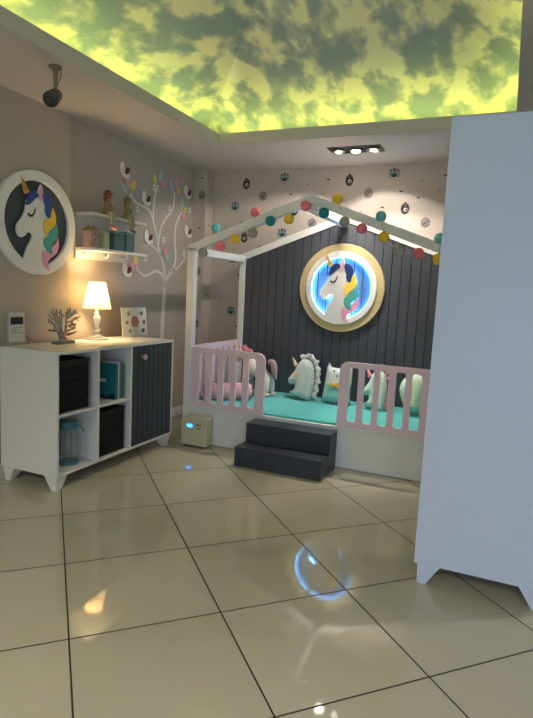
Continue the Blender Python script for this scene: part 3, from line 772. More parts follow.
mc = mat('cream_glass', (.72, .72, .58), .3); mg = mat('green_cream', (.58, .63, .50), .3)
canister('pale green canister on the lower shelf next to the pink box', yh+.090, .035, .13, mg, mg)
canister('cream canister on the lower shelf beside the teal picture boxes', yh+.168, .038, .14, mc, mc)
def tealbox(label, y, w_, h):
    t = thing('picture_box', label, 'box', (-2.965, y, ZLo), 'teal boxes on the wall shelf')
    mt_ = mat('teal_print_card', (.30, .42, .42), .45, var=.7, scale=45)
    bm = NB(); box(bm, -3.015, -2.92, y-w_/2, y+w_/2, ZLo, ZLo+h, .003); finish('body', bm, mt_, t)
    bm = NB(); box(bm, -3.018, -2.917, y-w_/2-.003, y+w_/2+.003, ZLo+h, ZLo+h+.018, .003); finish('lid', bm, mat('teal_lid', (.45, .55, .53), .5), t)
tealbox('larger teal patterned box under the seated red-haired figurine', yh+.285, .125, .135)
tealbox('smaller teal patterned box at the far end of the lower shelf', yh+.425, .115, .145)

# seated figurines, bodies grown from a skeleton
def skin_body(name, joints, edges, m_, parent):
    me = bpy.data.meshes.new(name); me.from_pydata([j[0] for j in joints], edges, []); me.update()
    o = bpy.data.objects.new(name, me); COL.objects.link(o)
    sk = o.modifiers.new('s', 'SKIN'); sk.use_smooth_shade = True
    for i, j in enumerate(joints):
        r = j[1]; me.skin_vertices[0].data[i].radius = (r, r)
    me.skin_vertices[0].data[0].use_root = True
    sb = o.modifiers.new('b', 'SUBSURF'); sb.levels = 1; sb.render_levels = 2
    dg = bpy.context.evaluated_depsgraph_get(); ev = o.evaluated_get(dg)
    me2 = bpy.data.meshes.new_from_object(ev); me2.materials.clear(); me2.materials.append(m_)
    for p in me2.polygons: p.use_smooth = True
    o.modifiers.clear(); o.data = me2
    if parent: o.parent = parent; me2.transform(Matrix.Translation(-wloc(parent)))
    return o
def figurine(label, y, hairc, dressc, legc, hat, s=1.0):
    x = wx1-.012; z = ZU+.022
    t = thing('figurine', label, 'figurine', (x, y, z), 'seated figurines on the wall shelf')
    V = lambda a, b, c: Vector((x+a*s, y+b*s, z+c*s))
    skinm = mat('figurine_skin', (.62, .45, .35), .5)
    J = [(V(-.02, 0, .022), .020*s), (V(-.018, 0, .06), .017*s), (V(-.015, 0, .085), .016*s), (V(-.012, 0, .100), .008*s), (V(-.006, 0, .125), .020*s), (V(-.004, 0, .142), .014*s),
         (V(-.013, -.024, .086), .008*s), (V(.0, -.036, .062), .007*s), (V(.018, -.020, .045), .006*s), (V(-.013, .024, .086), .008*s), (V(.0, .036, .062), .007*s), (V(.018, .020, .045), .006*s),
         (V(.0, -.013, .018), .013*s), (V(.030, -.014, .012), .011*s), (V(.034, -.014, -.035), .008*s), (V(.032, -.014, -.080), .007*s), (V(.048, -.015, -.088), .007*s),
         (V(.0, .013, .018), .013*s), (V(.030, .014, .012), .011*s), (V(.036, .016, -.035), .008*s), (V(.034, .016, -.084), .007*s), (V(.050, .017, -.092), .007*s)]
    E = [(0, 1), (1, 2), (2, 3), (3, 4), (4, 5), (2, 6), (6, 7), (7, 8), (2, 9), (9, 10), (10, 11), (0, 12), (12, 13), (13, 14), (14, 15), (15, 16), (0, 17), (17, 18), (18, 19), (19, 20), (20, 21)]
    skin_body('body', J, E, skinm, t)
    dm = mat('dress_'+hairc[0], dressc, .7, var=.35, scale=60)
    bm = NB(); lathe(bm, [(.017*s, .092*s), (.022*s, .075*s), (.022*s, .055*s), (.030*s, .035*s), (.036*s, .012*s), (.034*s, .002)], V(-.012, 0, 0), 'z', 18); finish('dress', bm, dm, t, smooth=True)
    bm = NB()
    for b in (-.014, .015):
        tube(bm, [V(.012, b, .018), V(.032, b, .014), V(.037, b, -.03), V(.036, b, -.062)], [.014*s, .013*s, .011*s, .012*s], 10)
    finish('trousers', bm, mat('trouser_'+hairc[0], legc, .7, var=.35, scale=60), t, smooth=True)
    hm = mat('hair_'+hairc[0], hairc[1], .7, var=.3, scale=80)
    bm = NB(); ball(bm, V(-.014, 0, .131), .027*s, 2, (.9, 1.05, 1)); ball(bm, V(-.016, -.02, .108), .014*s, 2, (1, .8, 1.5)); ball(bm, V(-.016, .02, .108), .014*s, 2, (1, .8, 1.5)); finish('hair', bm, hm, t, smooth='all')
    bm = NB()
    for b in (-.008, .008): ball(bm, V(.0135, b, .128), .0022*s, 1)
    ball(bm, V(.0125, 0, .117), .0022*s, 1, (1, 2, .6)); ball(bm, V(.016, 0, .123), .0025*s, 1)
    finish('face', bm, mat('face_dark', (.2, .1, .08), .6), t)
    if hat:
        bm = NB(); lathe(bm, [(.034*s, .146*s), (.034*s, .150*s), (.020*s, .154*s), (.018*s, .168*s), (.002, .172*s)], V(-.01, 0, 0), 'z', 20); finish('hat', bm, hm, t, smooth=True)
    for b, zz in ((-.015, -.086), (.017, -.09)):
        bm = NB(); ball(bm, V(.048, b, zz), .011*s, 2, (1.6, .9, .8)); finish('shoe', bm, mat('shoe_'+hairc[0], (.80, .48, .42) if hairc[0] == 'red' else (.42, .40, .25), .6), t, smooth='all')
fy = at(111, 211, 0, wx1+.01).y; figurine('red-haired seated figurine with pink shoes on the upper shelf edge', fy, ('red', (.56, .30, .18)), (.60, .50, .30), (.68, .64, .55), True, 1.12)
fy = at(130.5, 216, 0, wx1+.01).y; figurine('green-clothed seated figurine at the far end of the upper shelf', fy, ('green', (.54, .50, .28)), (.52, .56, .34), (.62, .60, .46), True, 1.08)

# ---------------------------------------------------------------- tree decoration on the left wall
tx = XL2
tree = thing('wall_tree', 'white cut-out tree with coloured leaves and birds fixed to the left wall', 'wall decoration', (tx, 4.3, 1.6))
M_tree = mat('tree_white', (.87, .85, .81), .5)
G = lambda u, v, w=.006: at(u, v, 0, tx+w)
runs = [([(161.5, 352), (162, 335), (163.5, 310), (164.4, 290), (165, 277.6), (163.7, 265.7), (160.7, 255.6), (158, 243.8), (155.6, 230), (152, 216.8), (149, 209.5), (142, 205.7), (135, 201.5), (130.3, 193)], 6.5, 1.8),
        ([(153.2, 220), (153.6, 210.7), (154.3, 200.6), (156.4, 191.3), (158.5, 185.4)], 2.4, 1.6),
        ([(161, 257), (158.5, 247), (159, 240.4), (160.7, 228.6), (165.7, 218.4), (171.7, 211.7), (174.5, 200.6), (174.2, 191.3)], 2.8, 1.6),
        ([(164.4, 287), (166.6, 279), (173.3, 269), (175.5, 257), (175, 240), (175.9, 225), (181, 214), (184, 210)], 4, 1.6),
        ([(172, 270.5), (177.6, 268), (182.6, 262), (186, 257)], 2.4, 1.6),
        ([(165, 286), (162.4, 275), (155.6, 271), (148.9, 274.7), (143, 275), (137.9, 270), (135.3, 262)], 3, 1.6),
        ([(164.5, 273), (161.5, 259), (156.5, 249.7), (150.5, 245.8), (143, 245)], 3, 1.6)]
bm = NB()
for pts, w0, w1 in runs:
    q = spline([G(*p) for p in pts], 6); n_ = len(q); L_ = []; R2 = []
    for i, p in enumerate(q):
        a = q[max(0, i-1)]; b = q[min(n_-1, i+1)]; d = (b-a); d.x = 0; d.normalize()
        s = Vector((0, -d.z, d.y)); t = i/(n_-1)
        wpx = (w0*(1-min(1, t*1.8))+w1*1.15*min(1, t*1.8)) if w0 > 5 else w0*(1-t)+w1*t
        wm = wpx/95./2
        L_.append(p+s*wm); R2.append(p-s*wm)
    top = [[bm.verts.new(v) for v in r] for r in (L_, R2)]
    bot = [[bm.verts.new((tx, v.y, v.z)) for v in r] for r in (L_, R2)]
    for i in range(n_-1):
        bm.faces.new((top[0][i], top[0][i+1], top[1][i+1], top[1][i]))
        bm.faces.new((top[0][i], bot[0][i], bot[0][i+1], top[0][i+1])); bm.faces.new((top[1][i], top[1][i+1], bot[1][i+1], bot[1][i]))
finish('trunk', bm, M_tree, tree)
LC = {'p': mat('leaf_pink', (.86, .62, .64), .5), 'b': mat('leaf_blue', (.66, .76, .77), .5), 'y': mat('leaf_yellow', (.87, .80, .45), .5)}
def leaf_pts(L, W): return [(-L/2, 0), (-L/4, W*.42), (0, W*.5), (L/4, W*.36), (L/2, 0), (L/4, -W*.36), (0, -W*.5), (-L/4, -W*.42)]
for c, u, v, ang, L in (('p', 127.4, 180.7, 100, .115), ('b', 123.9, 188.4, 155, .095), ('y', 132.8, 185.7, 60, .095), ('y', 154.4, 178.6, 115, .095), ('b', 160, 176, 80, .11), ('p', 162.3, 184.2, 170, .075),
                        ('b', 171, 185, 112, .11), ('p', 176, 184, 85, .10), ('y', 177.9, 190.5, 30, .055), ('b', 181.8, 203, 85, .115), ('y', 185, 210, 20, .06), ('p', 183.5, 216.5, 110, .095),
                        ('p', 165.4, 251, 75, .075), ('b', 167, 257.3, 60, .07), ('y', 135.3, 259, 95, .11), ('p', 132, 265.7, 150, .075)):
    c0 = G(u, v); a = math.radians(ang)
    bm = NB(); pts = sp2(leaf_pts(L*1.12, .070), 3)
    prism(bm, pts, lambda p, q, w, c0=c0, a=a: (tx+.004+w, c0.y+p*math.cos(a)-q*math.sin(a), c0.z+p*math.sin(a)+q*math.cos(a)), .007, .001)
    finish('leaf', bm, LC[c], tree)
M_red = mat('wing_red', (.38, .07, .10), .5)
bird = [(-.052, .05), (-.060, .01), (-.048, -.025), (-.022, -.046), (.014, -.052), (.046, -.042), (.050, -.020), (.032, .000), (.010, .008), (-.006, .020), (-.014, .045), (-.032, .064)]
for u, v, s in ((124.9, 171, 1), (146.3, 199.3, 1), (187.5, 193, 1), (148.5, 237.9, 1), (188, 232, 1), (126.9, 270.5, 1)):
    c0 = G(u, v)
    bm = NB(); prism(bm, sp2(bird, 3), lambda p, q, w, c0=c0: (tx+.006+w, c0.y+p*1.2, c0.z+q*1.1), .007, .001); bo = finish('bird', bm, M_uni, tree)
    bm = NB(); a = math.radians(48); pts = sp2(leaf_pts(.078, .046), 3)
    prism(bm, pts, lambda p, q, w, c0=c0: (tx+.0135+w, c0.y+.022+p*math.cos(a)-q*math.sin(a), c0.z+.006+p*math.sin(a)+q*math.cos(a)), .004); finish('wing', bm, M_red, bo)
for u, v in ((154.3, 187.6), (137, 209), (169.6, 208.7), (189.7, 210.7), (163.4, 240), (145, 258.5), (183.7, 254)):
    c0 = G(u, v)
    bm = NB(); prism(bm, [((.024+.006*math.cos(5*2*PI*k/30))*math.cos(2*PI*k/30), (.030+.006*math.cos(5*2*PI*k/30))*math.sin(2*PI*k/30)) for k in range(30)], lambda p, q, w, c0=c0: (tx+.004+w, c0.y+p, c0.z+q), .006, .001); fo = finish('flower', bm, M_uni, tree)
    bm = NB(); ball(bm, (tx+.010, c0.y, c0.z), .008, 2, (.4, 1, 1)); finish('flower_centre', bm, mat('centre_dark', (.25, .22, .28), .6), fo)

# ---------------------------------------------------------------- small cream heater box on the floor
hx0, hx1, hy0, hy1, hz = -2.452, -2.205, 3.925, 4.035, .262
ht = thing('air_unit', 'small cream appliance with blue display on the floor before the bed post', 'appliance', ((hx0+hx1)/2, (hy0+hy1)/2, 0))
M_cream = mat('cream_plastic', (.80, .77, .64), .4)
bm = NB(); r = .05; pts = [(hx0+.004, .012), (hx1-.004, .012)]
pts += [(hx1-r+r*math.cos(a), hz-r*.7+r*.7*math.sin(a)) for a in [i*PI/2/6 for i in range(7)]]
pts += [(hx0+r+r*math.cos(a), hz-r*.7+r*.7*math.sin(a)) for a in [PI/2+i*PI/2/6 for i in range(7)]]
prism(bm, pts, lambda u, v, w: (u, hy1-w, v), hy1-hy0, .008); finish('casing', bm, M_cream, ht, smooth=True)
bm = NB()
for x in (hx0+.03, hx1-.05):
    for y in (hy0+.015, hy1-.03): box(bm, x, x+.02, y, y+.015, 0, .012)
finish('foot', bm, M_black, ht)
p = at(189.8, 425.5, 1, hy0)
bm = NB(); prism(bm, sp2([(-.024, -.013), (.020, -.013), (.026, 0), (.020, .013), (-.024, .013)], 3), lambda u, v, w: (p.x+u, hy0-w, p.z+v), .002); finish('display', bm, mat('display_blue', (.1, .3, .9), .3, emit=(.04, .22, 1), estr=2.2, var=0), ht)
bm = NB()
for i, (a, b, c, d) in enumerate(((.062, .075, .008, .022), (.080, .092, .004, .022), (.098, .108, .010, .026), (.066, .106, -.016, -.010), (.072, .100, -.024, -.020))): box(bm, p.x+a, p.x+b, hy0-.0015, hy0+.001, p.z+c, p.z+d)
finish('control_marks', bm, mat('mark_grey', (.36, .37, .34), .6), ht)
# power cord along the wall
bm = NB(); tube(bm, spline([(-2.62, 3.99, .006), (-2.46, 4.0, .007), (-2.40, 4.038, .03)], 6)+[], .004, 6); 
finish('power_cord', bm, M_cream, ht)

# ---------------------------------------------------------------- soft toys and cushions
def pip(p, poly):
    x, y = p; c = False; n = len(poly); j = n-1
    for i in range(n):
        xi, yi = poly[i]; xj, yj = poly[j]
        if (yi > y) != (yj > y) and x < (xj-xi)*(y-yi)/(yj-yi)+xi: c = not c
        j = i
    return c
def near(p, poly):
    best = 1e9; bp = None; n = len(poly)
    for i in range(n):
        ax, ay = poly[i]; bx, by = poly[(i+1) % n]; dx, dy = bx-ax, by-ay; L = dx*dx+dy*dy
        t = 0 if L == 0 else max(0, min(1, ((p[0]-ax)*dx+(p[1]-ay)*dy)/L)); q = (ax+t*dx, ay+t*dy)
        d = math.hypot(p[0]-q[0], p[1]-q[1])
        if d < best: best = d; bp = q
    return best, bp
def cushion(bm, poly, f, T, step=.011, Dm=.07):
    """inflate an outline into a stuffed shape; f(u,v,w)"""
    xs = [p[0] for p in poly]; ys = [p[1] for p in poly]; x0, y0 = min(xs)-step, min(ys)-step
    nx = int((max(xs)-x0)/step)+2; ny = int((max(ys)-y0)/step)+2
    ins = {(i, j) for i in range(nx) for j in range(ny) if pip((x0+i*step, y0+j*step), poly)}
    cells = [(i, j) for (i, j) in ins if (i+1, j) in ins and (i, j+1) in ins and (i+1, j+1) in ins]
    cnt = {}
    for i, j in cells:
        for q in ((i, j), (i+1, j), (i+1, j+1), (i, j+1)): cnt[q] = cnt.get(q, 0)+1
    fr_, bk = {}, {}
    for q, c in cnt.items():
        p = (x0+q[0]*step, y0+q[1]*step); d, b = near(p, poly)
        if c < 4:
            v = bm.verts.new(f(b[0], b[1], 0)); fr_[q] = v; bk[q] = v
        else:
            t = min(1, d/Dm); h = T/2*math.sqrt(max(0, 1-(1-t)**2))
            fr_[q] = bm.verts.new(f(p[0], p[1], h)); bk[q] = bm.verts.new(f(p[0], p[1], -h))
    for i, j in cells:
        for D, rev in ((fr_, False), (bk, True)):
            vs = [D[q] for q in ((i, j), (i+1, j), (i+1, j+1), (i, j+1))]
            if len(set(vs)) == 4:
                try: bm.faces.new(vs[::-1] if rev else vs)
                except ValueError: pass
def frame2(origin, lean, yaw=0):
    """u along +x (rotated by yaw), v up leaning back by lean, w toward the viewer (-y)"""
    o = Vector(origin); Rm = Euler((0, 0, yaw)).to_matrix()
    ux = Rm @ Vector((1, 0, 0)); vy = Rm @ Vector((0, math.sin(lean), math.cos(lean))); wz = Rm @ Vector((0, -math.cos(lean), math.sin(lean)))
    return lambda u, v, w: o+ux*u+vy*v+wz*w
def fabric(name, rgb, **k): return mat(name, rgb, .9, sheen=.4, bump=.3, bscale=150, **k)
def dotted(name, base, dot, sc=38, thr=.24):
    m = mat(name, base, .9, sheen=.3); nt = m.node_tree; n = nt.nodes; l = nt.links
    tc = n.new('ShaderNodeTexCoord'); mp = n.new('ShaderNodeMapping'); mp.inputs['Rotation'].default_value = (0, PI/4, 0); mp.inputs['Scale'].default_value = (sc, .01, sc)
    l.new(tc.outputs['Object'], mp.inputs[0])
    fr = n.new('ShaderNodeVectorMath'); fr.operation = 'FRACTION'; l.new(mp.outputs[0], fr.inputs[0])
    sb = n.new('ShaderNodeVectorMath'); sb.operation = 'SUBTRACT'; l.new(fr.outputs[0], sb.inputs[0]); sb.inputs[1].default_value = (.5, 0, .5)
    ml = n.new('ShaderNodeVectorMath'); ml.operation = 'MULTIPLY'; l.new(sb.outputs[0], ml.inputs[0]); ml.inputs[1].default_value = (1, 0, 1)
    ln = n.new('ShaderNodeVectorMath'); ln.operation = 'LENGTH'; l.new(ml.outputs[0], ln.inputs[0])
    lt = n.new('ShaderNodeMath'); lt.operation = 'LESS_THAN'; lt.inputs[1].default_value = thr; l.new(ln.outputs['Value'], lt.inputs[0])
    mx = n.new('ShaderNodeMix'); mx.data_type = 'RGBA'; mx.inputs[6].default_value = (*lin(base), 1); mx.inputs[7].default_value = (*lin(dot), 1)
    l.new(lt.outputs[0], mx.inputs[0]); l.new(mx.outputs[2], n['Principled BSDF'].inputs['Base Color'])
    return m
# outline helper: zoomed photo coordinates -> metres at the cushion's distance
def outl(pts, cx, base, s): return [((x-cx)*s, (base-y)*s) for x, y in pts]

# dotted unicorn-head cushion (coordinates in the 230..340 x 340..410 crop, 4.845 px per px)
cb = at(300, 396, 2, ZM+.02); cyc = min(cb.y, 4.83)
def k_at(y): return (Vector((0, y, 0)).length)
def scale_px(p):   # metres per photo pixel at point p
    return (p-Vector((0, 0, CAMZ))).dot(F_)/FPX
p0 = at(299, 397, 1, 4.80)
def uni_cushion(label, origin, s, m_, mruf, mhorn, star, name='unicorn_cushion', kx=1):
    f0 = frame2(origin, .22); f = lambda u, v, w: f0(u*kx, v, w)
    t = thing(name, label, 'cushion', origin)
    O_ = outl([(262, 262), (300, 245), (305, 222), (297, 214), (284, 219), (270, 210), (268, 192), (282, 170), (297, 148), (306, 120), (322, 98), (345, 88), (370, 95), (388, 118), (398, 150), (402, 190), (400, 230), (396, 268), (385, 285), (340, 278), (290, 265)], 335, 275, s)
    bm = NB(); cushion(bm, sp2(O_, 4), f, .12, .010, .06); finish('body', bm, m_, t, smooth='all')
    # ruffle down the neck
    sp = spline([(*p, 0) for p in outl([(325, 92), (350, 80), (378, 90), (396, 115), (408, 150), (410, 190), (407, 230), (402, 272)], 335, 275, s)], 6)
    bm = NB(); pr = None
    for i, p in enumerate(sp):
        a = sp[max(0, i-1)]; b = sp[min(len(sp)-1, i+1)]; d = (b-a).normalized(); nn = Vector((-d.y, d.x, 0)); wv = .012*math.sin(i*1.3)
        wd_ = (19+4*math.sin(i*.9)+3*math.sin(i*2.1))*s
        q = [bm.verts.new(f(p.x-nn.x*-4*s*-1, p.y-nn.y*4*s, 0)), bm.verts.new(f(p.x+nn.x*wd_*.6, p.y+nn.y*wd_*.6, wv)), bm.verts.new(f(p.x+nn.x*wd_, p.y+nn.y*wd_, -wv*1.3))]
        if pr:
            bm.faces.new((pr[0], pr[1], q[1], q[0])); bm.faces.new((pr[1], pr[2], q[2], q[1]))
        pr = q
    o_ = finish('ruffle', bm, mruf, t, smooth='all'); md = o_.modifiers.new('t', 'SOLIDIFY'); md.thickness = .006
    hb = outl([(284, 125)], 335, 275, s)[0]; htip = outl([(275, 82)], 335, 275, s)[0]; hb2 = outl([(308, 112)], 335, 275, s)[0]
    bm = NB(); c = Vector(((hb[0]+hb2[0])/2, (hb[1]+hb2[1])/2)); tube(bm, [f(c.x+.01, c.y-.012, 0), f(c.x, c.y, 0), f((c.x+htip[0])/2, (c.y+htip[1])/2, 0), f(*htip, 0)], [.022, .020, .012, .002], 10); finish('horn', bm, mhorn, t, smooth=True)
    if star:
        sc_ = outl([(322, 172)], 335, 275, s)[0]
        bm = NB(); prism(bm, [(sc_[0]+r_*math.cos(PI/2+k*PI/5), sc_[1]+r_*math.sin(PI/2+k*PI/5)) for k, r_ in ((k, .028 if k % 2 == 0 else .013) for k in range(10))], lambda u, v, w: f(u, v, .060+w), .005); finish('star', bm, mat('felt_gold', (.85, .68, .30), .8), t)
    return t
s1 = scale_px(p0)/4.845
uni_cushion('pale grey-green polka-dot unicorn-head cushion with white ruffle and gold horn', p0, s1, dotted('dots_sage', (.72, .75, .71), (.92, .92, .89), 46), fabric('ruffle_white', (.85, .84, .80)), fabric('horn_gold', (.80, .74, .56)), True)

# cat cushion
p1 = at(335, 401, 1, 4.80); s2 = scale_px(p1)/4.845
f = frame2(p1, .2)
cat = thing('cat_cushion', 'white and teal cat-shaped cushion with a gold bow', 'cushion', p1)
catO = outl([(444, 290), (446, 250), (449, 205), (451, 160), (453, 132), (460, 108), (474, 132), (515, 136), (552, 136), (570, 110), (578, 136), (580, 180), (580, 225), (580, 270), (580, 300), (520, 304), (455, 302)], 510, 296, s2)
bm = NB(); cushion(bm, sp2(catO, 4), f, .11, .009, .06)
mcw = fabric('cat_white', (.86, .86, .82)); mct = fabric('cat_teal', (.52, .74, .70))
zs = f(0, (296-212)*s2, 0)[2]
for fc in bm.faces:
    fc.material_index = 1 if fc.calc_center_median().z < zs else 0
finish('body', bm, [mcw, mct], cat, smooth='all')
bm = NB(); E_ = lambda x, y: outl([(x, y)], 510, 296, s2)[0]
for x, y, r in ((497, 152, .007), (533, 154, .007), (513, 176, .008)):
    u, v = E_(x, y); ball(bm, f(u, v, .056), r, 2)
finish('face', bm, M_black, cat)
u, v = E_(505, 222)
bm = NB()
for sg_ in (-1, 1): prism(bm, [(u+sg_*.004, v-.005), (u+sg_*.004, v+.005), (u+sg_*.038, v+.024), (u+sg_*.042, v), (u+sg_*.038, v-.024)], lambda a, b, w: f(a, b, .054+w), .014, .003)
ball(bm, f(u, v, .064), .011, 2)
finish('bow', bm, mat('bow_gold', (.86, .66, .14), .6), cat)
for x, y in ((463, 124), (570, 126)):
    u, v = E_(x, y); bm = NB(); prism(bm, [(u-.012, v-.012), (u+.012, v-.012), (u, v+.020)], lambda a, b, w: f(a, b, -.012+w), .024, .004); finish('ear', bm, mct, cat)

r6 = random.Random(8); k_ = 0
bm = NB()
while k_ < 14:
    x, y = r6.uniform(462, 565), r6.uniform(238, 288); u, v = E_(x, y); ball(bm, f(u, v, .046), .006, 1, (1, 1.6, 1)); k_ += 1
finish('dots', bm, mcw, cat)
# unicorn cushion with pink pompom mane behind the right rail
p2 = at(372.8, 408, 1, 4.78); s3 = scale_px(p2)/4.845*1.0
uni_cushion('pale mint unicorn-head cushion with pink fringe behind the right guard rail', p2, s3, fabric('mint_fabric', (.78, .87, .80)), fabric('fringe_pink', (.90, .55, .62)), fabric('horn_pink', (.88, .52, .58)), False, kx=.86)
# balloon shaped cushion
p3 = at(411, 412, 1, 4.74); s4 = scale_px(p3)/5.92
f = frame2(p3, .2)
bal = thing('balloon_cushion', 'rounded mint balloon-shaped cushion behind the right end of the guard rail', 'cushion', p3)
bO = outl([(372, 320), (366, 290), (350, 255), (338, 215), (338, 180), (352, 145), (380, 118), (415, 106), (450, 108), (480, 130), (498, 170), (498, 220), (485, 265), (470, 300), (465, 325), (420, 335)], 418, 330, s4)
bm = NB(); cushion(bm, sp2(bO, 4), f, .15, .010, .09)
zs = f(0, (330-290)*s4, 0)[2]
for fc in bm.faces: fc.material_index = 1 if fc.calc_center_median().z < zs else 0
finish('body', bm, [fabric('mint_light', (.78, .88, .76)), fabric('mint_deep', (.45, .75, .66))], bal, smooth='all')
bm = NB(); r5 = random.Random(2)
for _ in range(9):
    x, y = r5.uniform(375, 470), r5.uniform(250, 300); u, v = outl([(x, y)], 418, 330, s4)[0]; ball(bm, f(u, v, .066), .006, 1, (1, .4, 1))
finish('dots', bm, mcw, bal)

# pink polka-dot bolster
b0 = at(205, 392, 1, 4.27); b1 = at(240, 382, 1, 4.46); rB = .078
b0.z = b1.z = ZM+rB-.004
dv = (b1-b0).normalized(); b1 = b0+dv*.42
bol = thing('bolster', 'pink polka-dot bolster lying behind the left guard rail', 'cushion', ((b0+b1)/2))
mb = dotted('bolster_pink', (.86, .60, .64), (.95, .87, .87), 55, .20)
bm = NB(); tube(bm, [b0, b0+dv*.015, b0+dv*.2, b1-dv*.015, b1], [rB*.86, rB, rB*1.02, rB, rB*.86], 28); finish('body', bm, mb, bol, smooth=True)
for q in (b0-dv*.004, b1+dv*.004):
    bm = NB(); tube(bm, [q-dv*.004, q+dv*.004], [rB*.80, rB*.84], 28); finish('end_cap', bm, fabric('bolster_deep', (.74, .32, .42)), bol)

# standing plush unicorn
h0 = at(256, 394, 1, 4.76); sq = scale_px(h0)*1.0
xs_ = lambda u: (u-256)*sq; zsx = lambda v: (394-v)*sq
HB = Vector((h0.x, 4.76, ZM-.004))
ply = thing('plush_unicorn', 'standing white plush unicorn with pink mane beside the bolster', 'soft toy', HB)
V = lambda u, v, dy=0: HB+Vector((xs_(u), dy, zsx(v)))
J = [(V(266, 368), .062), (V(256, 368), .064), (V(248, 365), .062), (V(245, 358), .052), (V(242, 354), .056), (V(236, 358), .042), (V(232, 361), .034),
     (V(246, 375, -.04), .038), (V(245, 383, -.045), .034), (V(244, 391, -.048), .034), (V(247, 375, .04), .038), (V(247, 383, .045), .034), (V(247, 391, .048), .034),
     (V(268, 376, -.04), .040), (V(268, 384, -.045), .036), (V(268, 391, -.048), .036), (V(269, 376, .04), .040), (V(270, 384, .045), .036), (V(270, 391, .048), .036)]
E_l = [(0, 1), (1, 2), (2, 3), (3, 4), (4, 5), (5, 6), (2, 7), (7, 8), (8, 9), (2, 10), (10, 11), (11, 12), (0, 13), (13, 14), (14, 15), (0, 16), (16, 17), (17, 18)]
skin_body('body', J, E_l, fabric('plush_white', (.87, .84, .79)), ply)
mpk = fabric('plush_pink', (.86, .50, .56))
bm = NB()
for i in range(9):
    t = i/8; u = 238+12*t+1.5*math.sin(i*2); v = 347.5+17*t*t+1.5*math.sin(i); ball(bm, V(u+2.5, v, .012*math.sin(i*3)), .027, 2, (1, 1.1, 1))
finish('mane', bm, mpk, ply, smooth='all')
bm = NB(); tube(bm, [V(235.5, 349), V(234.5, 344), V(233, 338)], [.014, .009, .002], 10); finish('horn', bm, fabric('plush_horn', (.90, .68, .66)), ply, smooth=True)
for dy in (-.03, .03):
    bm = NB(); ball(bm, V(241, 346.5, dy), .016, 2, (.7, .5, 1.5)); finish('ear', bm, mpk, ply, smooth='all')
bm = NB(); tube(bm, spline([V(268, 360), V(271, 358.5), V(274, 363), V(275, 370), V(277, 376)], 4), [.014, .016, .020, .023, .026, .028, .030, .031, .031, .031, .030, .028, .025, .021, .016, .011, .006], 12)
finish('tail', bm, mat('tail_rose', (.70, .56, .56), .95, var=.3, scale=90, sheen=.4), ply, smooth='all')
for dy in (-.046, .046):
    bm = NB(); ball(bm, V(239, 357, dy), .009, 2); finish('eye', bm, M_black, ply)
for u, dy in ((243.5, -.048), (246.5, .048), (267.5, -.048), (270.5, .048)): q = V(u, 392, dy); q.z = ZM+.020; bm = NB(); ball(bm, q, .042, 2, (1.1, 1.1, .6)); finish('hoof', bm, fabric('plush_cream', (.80, .76, .68)), ply, smooth='all')

# ---------------------------------------------------------------- wardrobe
wd0, wd1, wyA, wyB, wz0, wz1 = -.288, .290, 2.569, 3.50, .098, 2.128
wr = thing('wardrobe', 'tall white wardrobe on tapered feet at the right edge', 'wardrobe', ((wd0+wd1)/2, (wyA+wyB)/2, 0))
for nm, a in (('side_panel', (wd0, wd1-.02, wyA, wyA+.018, wz0, wz1)), ('side_panel', (wd0, wd1-.02, wyB-.018, wyB, wz0, wz1)), ('back_panel', (wd0, wd0+.01, wyA+.018, wyB-.018, wz0+.018, wz1-.018)),
              ('top_panel', (wd0, wd1-.02, wyA+.018, wyB-.018, wz1-.018, wz1)), ('bottom_panel', (wd0, wd1-.02, wyA+.018, wyB-.018, wz0, wz0+.018))):
    bm = NB(); box(bm, *a, .001); finish(nm, bm, M_ward, wr)
for y0_, y1_, hy in ((wyA, (wyA+wyB)/2-.0015, 1), ((wyA+wyB)/2+.0015, wyB, 0)):
    bm = NB(); box(bm, wd1-.019, wd1, y0_, y1_, wz0, wz1, .0015); d_ = finish('door', bm, M_ward, wr)
    yk = y1_-.04 if hy else y0_+.04
    bm = NB(); lathe(bm, [(.006, 0), (.006, .014), (.015, .02), (.015, .028), (.005, .031)], (wd1, yk, 1.1), 'x', 16); finish('knob', bm, mat('knob_pink', (.88, .68, .68), .35), d_, smooth=True)
ft = .104
for sx in (0, 1):
    for sy in (0, 1):
        x0, x1 = (wd0+.016, wd0+.016+ft) if sx == 0 else (wd1-.019-ft, wd1-.019)
        y0_, y1_ = (wyA+.004, wyA+.004+ft) if sy == 0 else (wyB-.004-ft, wyB-.004)
        bm = NB(); taper(bm, x0, x1, y0_, y1_, wz0, .003 if sx == 0 else .062, .062 if sx == 0 else .003, .003 if sy == 0 else .07, .07 if sy == 0 else .003); finish('foot', bm, M_ward, wr)

# ---------------------------------------------------------------- security camera under the ceiling
cx, cy = -2.46, 2.50
cc = thing('security_camera', 'dark bullet security camera hanging from the ceiling corner', 'security camera', (cx, cy, ZC))
M_cm = mat('camera_bronze', (.50, .48, .36), .4, metal=.3)
bm = NB(); lathe(bm, [(.036, 0), (.036, -.010), (.026, -.018)], (cx, cy, ZC), 'z', 20); finish('mount_plate', bm, M_cm, cc, smooth=True)
bm = NB(); tube(bm, [(cx, cy, ZC-.015), (cx+.002, cy, ZC-.10)], [.015, .011], 12); tube(bm, [(cx, cy, ZC-.10), (cx, cy, ZC-.13)], .006, 8); ball(bm, (cx, cy, ZC-.108), .012, 2); finish('arm', bm, M_cm, cc, smooth=True)
bm = NB(); tube(bm, spline([(cx+.025, cy+.01, ZC-.015), (cx+.032, cy+.012, ZC-.05), (cx+.018, cy+.006, ZC-.09), (cx+.006, cy, ZC-.125)], 5), .0028, 6); finish('cable', bm, M_cm, cc)
